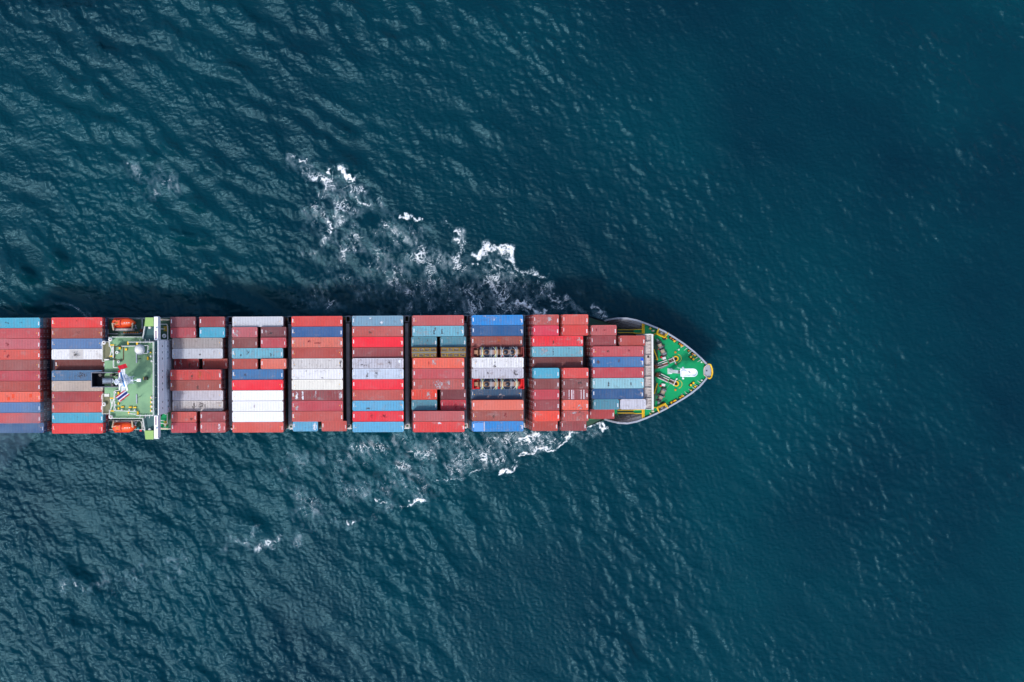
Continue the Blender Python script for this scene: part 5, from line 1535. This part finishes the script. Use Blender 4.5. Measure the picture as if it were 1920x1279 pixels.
# breakwater
bwk = empty("breakwater", (0, 0, 0), 0, ship)
zt, zb = 22.6, 13.4
a, c = S(1223, 627, zt), S(1223, 768, zt)
b = MB(); b.span((a[0] - 0.12, c[1], zb - 0.15), (a[0] + 0.12, a[1], zt)); b.build("wall", ['white'], bwk)
b = MB(); b.span((a[0] - 0.2, c[1] - .05, zt + 0.003), (a[0] + 0.2, a[1] + .05, zt + 0.12)); b.build("cap", ['white'], bwk)
ys = [627, 641, 666, 686.3, 706.8, 727.4, 747.3, 767.5]
for k in range(len(ys) - 1):
    v0, v1 = S(1220, ys[k], 21)[1], S(1220, ys[k + 1], 21)[1]
    p = MB(); p.add([(a[0] - 1.55, v1 + 0.06, 20.4), (a[0] - 0.125, v1 + 0.06, 21.2), (a[0] - 0.125, v0 - 0.06, 21.2), (a[0] - 1.55, v0 - 0.06, 20.4),
                     (a[0] - 1.55, v1 + 0.06, 13.5), (a[0] - 0.125, v1 + 0.06, 13.5), (a[0] - 0.125, v0 - 0.06, 13.5), (a[0] - 1.55, v0 - 0.06, 13.5)],
                    [(0, 1, 2, 3), (7, 6, 5, 4), (0, 4, 5, 1), (2, 6, 7, 3), (3, 7, 4, 0)])
    p.build("panel", ['panel_grey'], bwk)
    for f in (0.25, 0.5, 0.75):
        vm = v0 + (v1 - v0) * f
        q = MB(); q.add([(a[0] - 0.125, vm - .03, 21.21), (a[0] - 0.65, vm - .03, 20.9), (a[0] - 0.125, vm - .03, 21.9), (a[0] - 0.125, vm + .03, 21.21), (a[0] - 0.65, vm + .03, 20.9), (a[0] - 0.125, vm + .03, 21.9)],
                        [(0, 1, 2), (5, 4, 3), (1, 4, 5, 2), (0, 3, 4, 1)])
        q.build("bracket", ['panel_grey'], bwk)
for y in ys:
    v0 = S(1220, y, 21.5)[1]
    q = MB(); q.add([(a[0] - 0.125, v0 - .05, 13.5), (a[0] - 1.6, v0 - .05, 13.5), (a[0] - 1.6, v0 - .05, 21.0), (a[0] - 0.125, v0 - .05, 22.4), (a[0] - 0.125, v0 + .05, 13.5), (a[0] - 1.6, v0 + .05, 13.5), (a[0] - 1.6, v0 + .05, 21.0), (a[0] - 0.125, v0 + .05, 22.4)],
                    [(0, 1, 2, 3), (7, 6, 5, 4), (1, 5, 6, 2), (2, 6, 7, 3)])
    q.build("gusset", ['white'], bwk)
c = S(1215, 669, 21.0); b = MB(); b.box((c[0], c[1], 21.1), (0.28, 0.5, 0.7)); b.build("vent_box", ['black'], bwk)
# top arm at the upper end
q = MB(); e = S(1217, 627, zt); q.span((e[0] - 0.9, e[1] - 0.1, zt - 0.3), (a[0] - 0.125, e[1] + 0.1, zt - 0.02)); q.build("end_plate", ['white'], bwk)
b = MB(); b.prism([S(1223.5, 627, Z_FC), S(1231, 640, Z_FC), S(1234, 668, Z_FC), S(1232, 684, Z_FC), S(1229, 690, Z_FC), S(1229, 712, Z_FC), S(1233, 724, Z_FC), S(1232, 740, Z_FC), S(1228, 760, Z_FC), S(1223.5, 767, Z_FC)], Z_FC + 0.002, Z_FC + 0.02)
b.build("deck_plate", ['green_dark'], ship)

# catwalks with yellow rails
for sg, y0, y1 in ((1, 617.5, 625), (-1, 767.5, 775)):
    cw = empty("catwalk", (0, 0, 0), 0, ship)
    for xa, xb, zz, mt in ((1157, 1188, 12.2, 'green_dark'), (1188, 1203, 12.9, 'green_deck')):
        b = MB(); b.prism([S(xa, y0 + 1, zz), S(xb, y0 + .3, zz), S(xb, y1, zz), S(xa, y1 - 1, zz)], zz - 0.1, zz); b.build("walkway", [mt], cw)
        for yy in (y0 + (1 if xa < 1180 else .3), y1 - (1 if xa < 1180 else 0)):
            p, q = S(xa, yy, zz), S(xb, yy, zz); b = MB(); rail(b, [(p[0], p[1], zz), (q[0], q[1], zz)], 1.0, 0.09, 2.0); b.build("railing", ['yellow'], cw)
    ya, yb = (607, 625.5) if sg > 0 else (766, 785)
    b = MB()
    for xx in (1203.2, 1206.5): 
        p, q = S(xx, ya, Z_FC), S(xx, yb, Z_FC); b.tube([(p[0], p[1], Z_FC + 0.6), (q[0], q[1], Z_FC + 0.6)], 0.13, 5)
    p0, q0 = S(1204.8, ya, Z_FC), S(1204.8, yb, Z_FC)
    for t in np.linspace(0, 1, 10): b.box((p0[0], p0[1] + (q0[1] - p0[1]) * t, Z_FC + 0.55), (0.45, 0.1, 0.08))
    b.span((p0[0] - 0.18, min(p0[1], q0[1]), Z_FC + 0.01), (p0[0] + 0.18, max(p0[1], q0[1]), Z_FC + 0.12))
    b.build("yellow_steps", ['yellow'], cw)


# mooring winches: built about their own shaft
def mooring_winch(pa, pb, flip):
    A, B = fpos(*pa), fpos(*pb)
    d = B - A; L_ = d.length; ang = math.atan2(d.y, d.x)
    o = empty("mooring_winch", A, ang, ship)
    h = 0.85
    b = MB(); b.span((0.1, -0.55, 0.01), (L_, 0.55, 0.22)); b.build("bed_plate", ['dark_steel'], o)
    b = MB(); b.cyl((0.0, 0, h), (L_, 0, h), 0.12, 0.12, 8); b.build("shaft", ['dark_steel'], o)
    b = MB(); b.cyl((-0.25, 0, h), (0.05, 0, h), 0.3, 0.36, 12); b.cyl((-0.55, 0, h), (-0.25, 0, h), 0.22, 0.22, 12); b.build("warping_head", ['machine_grey'], o)
    for x0, x1 in ((0.75, 1.55), (L_ * 0.56, L_ * 0.56 + 0.85)):
        b = MB(); b.cyl((x0, 0, h), (x1, 0, h), 0.52, 0.52, 18); b.build("rope_drum", ['rope'], o)
        for x in (x0 - 0.08, x1):
            b = MB(); b.cyl((x, 0, h), (x + 0.08, 0, h), 0.72, 0.72, 18); b.build("drum_flange", ['machine_grey'], o)
    for x0, w, hh, mt in ((0.32, 0.32, 1.3, 'dark_steel'), (L_ * 0.40, 0.45, 1.35, 'machine_grey'), (L_ * 0.84, 0.5, 1.4, 'machine_grey'), (L_ * 0.95, 0.3, 1.2, 'dark_steel')):
        b = MB(); b.box((x0, 0, hh / 2), (w, 1.25, hh), 0, 0, 0.75); b.build("gearbox", [mt], o)
    b = MB(); b.box((L_ * 0.40, 0.75, 0.5), (0.5, 0.4, 0.6)); b.build("brake", ['dark_steel'], o)
    b = MB(); b.box((L_ * 0.46, -0.72, 0.55), (0.18, 0.3, 0.5)); b.build("control_lever", ['red'], o)


mooring_winch((1232, 639.5), (1245.5, 668), 1)
mooring_winch((1233.5, 753.5), (1244.5, 727), -1)
# control stands
for px, py, k in ((1239.6, 669.8, 1), (1238.3, 723.5, -1)):
    c = fpos(px, py)
    b = MB(); b.box((c.x + 0.45, c.y - 0.25 * k, Z_FC + 0.55), (0.85, 0.6, 1.1), 0.2 * k); o = b.build("control_stand", ['white'], ship)
    b = MB(); b.box((c.x - 0.2, c.y, Z_FC + 0.6), (0.38, 0.38, 1.1)); b.build("control_box", ['red'], o)


# windlass beds, chain stoppers and hawse rings
def windlass(pa, pb, pc, pd, ring, sg):
    A, B = fpos(*pa), fpos(*pb); d = B - A; L_ = d.length; ang = math.atan2(d.y, d.x)
    o = empty("windlass", A, ang, ship)
    for y in (-0.52, 0.12, 0.62):
        b = MB(); b.span((0.1, y - 0.07, 0.01), (L_, y + 0.07, 0.95 if y > 0.5 else 0.8)); b.build("side_plate", ['white'], o)
    b = MB(); b.span((0.05, -0.44, 0.012), (L_ - 0.05, 0.04, 0.5)); b.build("chain_trough", ['rust'], o)
    b = MB(); b.cyl((L_ * 0.28, -0.45, 0.85), (L_ * 0.28, 0.05, 0.85), 0.5, 0.5, 16); b.cyl((0.0, 0.2, 0.75), (0.0, 0.75, 0.75), 0.42, 0.42, 14); b.build("gypsy_wheel", ['dark_steel'], o)
    b = MB(); b.box((-0.35, 0.0, 0.55), (0.7, 1.0, 1.0)); b.build("brake_drum", ['rust'], o)
    # links of the anchor chain
    C, D = fpos(*pc), fpos(*pd)
    e = D - C; L2 = e.length; a2 = math.atan2(e.y, e.x)
    s = empty("chain_stopper", C, a2, ship)
    for y in (-0.42, 0.42):
        b = MB(); b.span((0, y - 0.09, 0.01), (L2, y + 0.09, 0.75)); b.build("side_plate", ['panel_grey'], s)
    b = MB(); b.span((0.02, -0.32, 0.012), (L2, 0.32, 0.3)); b.build("chain_trough", ['rust'], s)
    n = int(L2 / 0.22)
    for k in range(n):
        b = MB(); x = 0.15 + k * (L2 - 0.3) / max(1, n - 1)
        b.box((x, 0, 0.42), (0.24, 0.2 if k % 2 else 0.09, 0.09 if k % 2 else 0.2)); b.build("chain_link", ['dark_steel'], s)
    b = MB(); b.box((L2 * 0.78, 0.0, 0.95), (0.14, 1.5, 0.12)); b.box((L2 * 0.78, -0.9 * sg, 1.05), (0.2, 0.3, 0.16)); b.build("stopper_bar", ['white'], s)
    b = MB(); b.lathe((L2 * 0.82, -1.15 * sg, 0.0), [(0.01, 1.2), (0.17, 1.15), (0.2, 1.0), (0.05, 0.95), (0.05, 0)], 12); b.build("hand_wheel", ['red' if sg > 0 else 'white'], s)
    R_ = fpos(*ring)
    b = MB(); b.ring((R_.x, R_.y), 0.42, 0.68, Z_FC + 0.01, Z_FC + 0.5, 24); hr = b.build("hawse_ring", ['yellow'], ship)
    b = MB(); b.cyl((R_.x, R_.y, Z_FC + 0.012), (R_.x, R_.y, Z_FC + 0.1), 0.42, 0.42, 20); b.build("hawse_hole", ['black'], hr)


windlass((1231, 686.5), (1250.5, 679.5), (1253.5, 677.8), (1264.0, 673.5), (1266.3, 672.5), 1)
windlass((1233, 704), (1252.0, 713), (1254, 714), (1265, 719.0), (1267, 719.5), -1)
# second pair of slanted troughs
for pa, pb in (((1237, 691), (1252, 683.5)), ((1236, 708), (1248, 714.5))):
    A, B = fpos(*pa), fpos(*pb); d = B - A
    b = MB(); b.box(((A.x + B.x) / 2, (A.y + B.y) / 2, Z_FC + 0.45), (d.length, 0.22, 0.85), math.atan2(d.y, d.x)); b.build("guide_plate", ['machine_grey'], ship)
# yellow caution arcs painted in front of the hawse pipes
for cx, cy, sg in ((1269, 672, 1), (1270.5, 720.5, -1)):
    C = fpos(cx, cy)
    for k in range(11):
        t = math.radians(-75 + 19 * k); r_ = 0.95
        x, y = C.x + 0.15 + r_ * math.cos(t), C.y + r_ * math.sin(t) * 1.05
        if k >= 9: continue
        b = MB(); b.box((x, y, Z_FC + 0.007), (0.12, 0.24, 0.006), t); b.build("caution_mark", ['yellow'], ship)
# slanted yellow rails on the plate behind the winches
for pa, pb, pc in (((1224.5, 655), (1231.5, 674.5), (1229, 674.5)), ((1231, 719), (1225, 738), None)):
    b = MB(); A, B = fpos(*pa), fpos(*pb); rail(b, [A, B] + ([fpos(*pc)] if pc else []), 0.9, 0.10, 1.2); b.build("guard_rail", ['yellow'], ship)
# mooring lines led from the winches
for pts in (((1249, 665.5), (1256, 672.5), (1264, 680), (1272, 689)), ((1248, 730), (1258, 718), (1268, 711))):
    b = MB(); b.tube([Vector((*S(x, y, Z_FC + .7), Z_FC + 0.7)) for x, y in pts], 0.025, 4); b.build("wire_rope", ['grey_rail'], ship)

# foremast: flared foot, column, lookout platform
fm0 = fpos(1255.5, 695.8); fm1 = S(1276, 696.0, 21.5)
fm = empty("foremast", fm0, 0, ship)
dx, dy = fm1[0] - fm0.x, fm1[1] - fm0.y
b = MB(); b.box((0, 0, 0.45), (1.1, 1.5, 0.9), 0, 0, 0.75); b.build("mast_foot", ['wall_white'], fm)
b = MB(); hh = 21.5 - Z_FC
vv = []
for z, w, l, ox in ((0.9, 1.05, 0.8, 0), (2.0, 0.8, 0.75, 0), (hh - 0.6, 0.75, 0.7, dx * 0.4), (hh, 0.8, 0.8, dx * 0.5)):
    vv += [(ox - l / 2, -w / 2, z), (ox + l / 2, -w / 2, z), (ox + l / 2, w / 2, z), (ox - l / 2, w / 2, z)]
b.add(vv, [(4 * i + j, 4 * i + (j + 1) % 4, 4 * i + 4 + (j + 1) % 4, 4 * i + 4 + j) for i in range(3) for j in range(4)]); b.build("mast_column", ['wall_white'], fm)


def capsule(x0, x1, w, n=10):
    pts = [(x0, -w), (x1 - w, -w)] + [(x1 - w + w * math.cos(a), w * math.sin(a)) for a in np.linspace(-math.pi / 2, math.pi / 2, n)][1:-1] + [(x1 - w, w), (x0, w)]
    return pts


px0, px1 = S(1276, 698, 21.5)[0] - fm0.x, S(1305, 698, 21.5)[0] - fm0.x
oy = S(1290, 698.7, 21.5)[1] - fm0.y
pf = MB(); pf.prism([(x, y + oy) for x, y in capsule(px0, px1, 0.95)], hh - 0.12, hh, 0); pl = pf.build("lookout_platform", ['wall_white'], fm)
rm = MB(); rail(rm, [(x, y + oy, hh) for x, y in capsule(px0, px1, 0.93)], 1.0, 0.07, 0.8); rm.build("platform_rail", ['wall_white'], pl)
pf = MB(); pf.prism([(x, y + oy) for x, y in capsule(px0 + 0.1, px0 + 1.2, 0.5)], hh + 0.005, hh + 0.7, 0); pf.build("lamp_housing", ['wall_white'], pl)
pf = MB(); pf.box((px0 + 2.1, oy + 0.1, hh + 0.12), (0.5, 0.22, 0.22), -0.5); pf.build("foghorn", ['machine_grey'], pl)
for x, y in ((1279.5, 689.6), (1280, 709.2)):
    c = S(x, y, 20.5)
    q = MB(); q.lathe((c[0] - fm0.x, c[1] - fm0.y, hh - 0.9), [(0.01, 0.62), (0.2, 0.55), (0.27, 0.3), (0.2, 0.08), (0.01, 0)], 14); q.tube([(c[0] - fm0.x, c[1] - fm0.y, hh - 0.6), (px0 + 0.3, oy + (0.6 if y < 700 else -0.6), hh - 0.2)], 0.07, 5); q.build("mast_lamp", ['wall_white'], fm, True)
q = MB(); rail(q, [(px0 - 0.3, oy + 1.15, hh - 2), (px0 + 0.1, oy + 1.0, hh - 0.2)], 0.7, 0.05, 1.0); q.build("mast_ladder", ['wall_white'], fm)

# bollards, rollers, small vents
def bollard_pair(px, py, ang):
    c = fpos(px, py)
    o = empty("bollard_pair", c, ang, ship)
    b = MB(); b.span((-0.75, -0.28, 0.01), (0.75, 0.28, 0.14)); b.build("base_plate", ['black'], o)
    for x in (-0.42, 0.42):
        b = MB(); b.cyl((x, 0, 0.142), (x, 0, 0.75), 0.2, 0.2, 14); b.build("post", ['black'], o)
        b = MB(); b.cyl((x, 0, 0.752), (x, 0, 0.85), 0.27, 0.27, 14); b.build("post_cap", ['yellow'], o)


bollard_pair(1296, 671.5, math.radians(-42)); bollard_pair(1296, 720, math.radians(40))
for px, py, mt in ((1263.6, 639.6, 'yellow'), (1277, 648.3, 'yellow'), (1302, 666, 'yellow'), (1218.5, 616, 'yellow'), (1302.7, 724.8, 'yellow'), (1277.6, 742.8, 'yellow'), (1263.7, 751.6, 'yellow'),
                   (1258, 754.5, 'yellow'), (1219, 776.2, 'yellow'), (1265.5, 660.5, 'orange_fit'), (1265.5, 731, 'orange_fit')):
    c = fpos(px, py); b = MB(); b.lathe((c.x, c.y, Z_FC), [(0.01, 0.62), (0.2, 0.6), (0.27, 0.48), (0.27, 0.36), (0.13, 0.34), (0.13, 0.005)], 14); b.build("air_vent", [mt], ship)
for px, py, sg in ((1246.3, 634.5, 1), (1244.5, 756.5, -1)):
    c = fpos(px, py); b = MB(); b.lathe((c.x - 0.25, c.y, Z_FC), [(0.01, 0.8), (0.4, 0.75), (0.48, 0.5), (0.4, 0.01)], 16); o = b.build("roller_fairlead", ['black'], ship)
    if sg > 0: b = MB(); b.box((c.x + 0.2, c.y, Z_FC + 0.9), (0.3, 0.35, 0.2)); b.build("fairlead_pin", ['orange_fit'], o)
for px, py in ((1224.8, 620.3), (1225.2, 628.2), (1225.2, 764.5), (1224.5, 771.5)):
    c = fpos(px, py, 14); b = MB(); b.box((c.x, c.y, Z_FC + 0.5), (0.55, 0.42, 0.95), 0, 0, 0.85); b.build("winch_motor", ['orange_fit' if 625 < py < 769 else 'cream'], ship)
c = fpos(1269.6, 655.6); b = MB(); b.cyl(c, c + Vector((0, 0, 1.3)), 0.08, 0.08, 6); b.box((c.x, c.y, Z_FC + 1.4), (0.22, 0.4, 0.3)); b.build("deck_lamp", ['white'], ship)


def on_rail(px, side, off):
    """point and heading on the deck 'off' metres inside the bulwark at photo x"""
    poly, sg = (rail_up, 1) if side > 0 else (rail_lo, -1)
    u = S(px, 696, Z_RAIL)[0]; v = lerp_poly(poly, u); v2 = lerp_poly(poly, u + 0.4)
    a = math.atan2(v2 - v, 0.4); n = (math.sin(a) * sg, -math.cos(a) * sg)
    return Vector((u + n[0] * off, v + n[1] * off, Z_FC)), a, n


for px, side, n_roll, ln in ((1266, 1, 3, 2.1), (1281.5, 1, 3, 1.5), (1266, -1, 3, 2.1), (1281.5, -1, 3, 1.4), (1303.5, 1, 1, 0.8), (1296, 1, 1, 0.5), (1300, -1, 1, 0.7)):
    c, a, n = on_rail(px, side, 0.62)
    o = empty("roller_chock", c, a, ship)
    b = MB(); b.span((-ln / 2, -0.3, 0.01), (ln / 2, 0.3, 0.35)); b.build("chock_base", ['black'], o)
    for k in range(n_roll):
        x = (k - (n_roll - 1) / 2) * ln / (n_roll + 0.3)
        b = MB(); b.cyl((x, 0, 0.352), (x, 0, 0.75), 0.2, 0.16, 12); b.build("roller", ['orange_fit' if side > 0 or k == 1 else 'yellow'], o)

for px, side in ((1243, 1), (1243, -1)):
    c, a, n = on_rail(px, side, 0.9)
    o = empty("boarding_platform", c, a, ship)
    s = -1 if side > 0 else 1
    b = MB(); b.span((-1.05, -0.62, 0.9), (1.05, 0.62, 1.0)); b.build("platform_floor", ['dark_steel'], o)
    b = MB()
    for yy, zz in ((0.62 * s, 1.02), (0.62 * s, 1.5), (0.62 * s, 2.0), (0.2 * s, 1.02)): b.tube([(-1.2, yy, zz), (1.2, yy, zz)], 0.10, 5)
    for xx in (-1.1, 1.1):
        b.tube([(xx, 0.62 * s, 1.02), (xx, -0.75 * s, 1.02)], 0.1, 5); b.tube([(xx, 0.62 * s, 2.0), (xx * 1.1, -0.75 * s, 2.0)], 0.10, 5); b.cyl((xx, 0.62 * s, 0.02), (xx, 0.62 * s, 2.0), 0.08, 0.08, 5); b.cyl((xx * 1.1, -0.75 * s, 0.3), (xx * 1.1, -0.75 * s, 2.0), 0.08, 0.08, 5)
    b.tube([(-1.45, 0.75 * s, 1.02), (-1.2, 0.62 * s, 1.9)], 0.1, 5)
    b.build("platform_railing", ['yellow'], o)
    b = MB(); b.box((0, -0.1 * s, 1.2), (0.55, 0.45, 0.35)); b.build("ladder_winch", ['machine_grey'], o)

# bow tip platform
bt = empty("bow_platform", (0, 0, 0), 0, ship)
tip = [(1319, 693), (1320.5, 688), (1327, 682.5), (1330.5, 684), (1333, 692), (1333.5, 699), (1332, 706), (1328.5, 710), (1325.5, 708), (1319.5, 703)]
b = MB(); b.prism([S(x, y, 14.8) for x, y in tip], 14.45, 14.8); b.build("platform_floor", ['grey_rail'], bt)
outer = [(1327, 682.5), (1330.3, 683.6), (1333, 691.5), (1333.6, 699), (1332, 706), (1328.7, 710), (1325.5, 708.5)]
b = MB(); rail(b, [(*S(x, y, 14.8), 14.8) for x, y in outer], 1.0, 0.15, 1.0); b.build("bow_rail", ['yellow'], bt)
b = MB(); rail(b, [(*S(x, y, 14.8), 14.8) for x, y in ((1327, 682.8), (1320, 688.5), (1319.2, 702.5), (1325.5, 708.3))], 0.35, 0.09, 2.0); b.build("inner_rail", ['cream'], bt)
c = S(1324.5, 695.5, 14.8); b = MB(); b.cyl((c[0], c[1], 14.8), (c[0], c[1], 15.3), 0.16, 0.12, 10); b.build("lamp_socket", ['dark_steel'], bt)
c = fpos(1320.5, 679.3); b = MB(); b.box((c.x, c.y, Z_FC + 0.5), (0.5, 0.45, 0.9), -0.6); b.build("hose_box", ['red'], ship)
for px, py in ((1314, 679), (1314.5, 713), (1312, 721)):
    c = fpos(px, py); b = MB(); b.lathe((c.x, c.y, Z_FC), [(0.01, 0.8), (0.2, 0.72), (0.22, 0.5), (0.1, 0.4), (0.1, 0)], 10); b.build("vent_pipe", ['white'], ship)
print("objects", len(bpy.data.objects))

# ------------------------------------------------------------------ exhaust smoke drifting astern
sm = MB()
A_, B_ = Vector((*W(150, 722, 38), 38.0)), Vector((*W(-60, 880, 34), 34.0))
ax = (B_ - A_); n_ = ax.normalized(); e1 = n_.orthogonal().normalized(); e2 = n_.cross(e1)
secs = 11; sg_ = 16
for i in range(secs):
    t = i / (secs - 1); r_ = (1.0 + 10.0 * t) * math.sqrt(max(0.02, min(1, (1 - t) / 0.18)))
    for j in range(sg_):
        a = 2 * math.pi * j / sg_
        p = A_ + ax * t + e1 * (r_ * math.cos(a)) * (0.6 if abs(e1.z) > 0.5 else 1) + e2 * (r_ * math.sin(a)) * (0.6 if abs(e2.z) > 0.5 else 1)
        sm.v.append(tuple(p))
for i in range(secs - 1):
    for j in range(sg_):
        k = (j + 1) % sg_; sm.f.append([i * sg_ + j, i * sg_ + k, (i + 1) * sg_ + k, (i + 1) * sg_ + j]); sm.m.append(0)
sm.f.append(list(range(sg_ - 1, -1, -1))); sm.m.append(0); sm.f.append(list(range((secs - 1) * sg_, secs * sg_))); sm.m.append(0)
m = bpy.data.materials.new("smoke_volume"); m.use_nodes = True
nt = m.node_tree; nt.nodes.clear()
out = nt.nodes.new("ShaderNodeOutputMaterial"); pv = nt.nodes.new("ShaderNodeVolumePrincipled")
pv.inputs["Color"].default_value = (0.55, 0.82, 1.0, 1); pv.inputs["Anisotropy"].default_value = 0.2
g_ = nt.nodes.new("ShaderNodeNewGeometry"); nz = nt.nodes.new("ShaderNodeTexNoise"); nz.inputs["Scale"].default_value = 0.11; nz.inputs["Detail"].default_value = 3
nt.links.new(g_.outputs["Position"], nz.inputs["Vector"])
mr = nt.nodes.new("ShaderNodeMapRange"); mr.inputs[1].default_value = 0.46; mr.inputs[2].default_value = 0.68; mr.inputs[3].default_value = 0.0; mr.inputs[4].default_value = 0.075
nt.links.new(nz.outputs[0], mr.inputs[0]); nt.links.new(mr.outputs[0], pv.inputs["Density"])
nt.links.new(pv.outputs[0], out.inputs["Volume"])
tag(sm.build("exhaust_smoke", [m], None, True), "thin pale smoke drifting from the funnel over the left end of the ship", "smoke", kind='stuff')
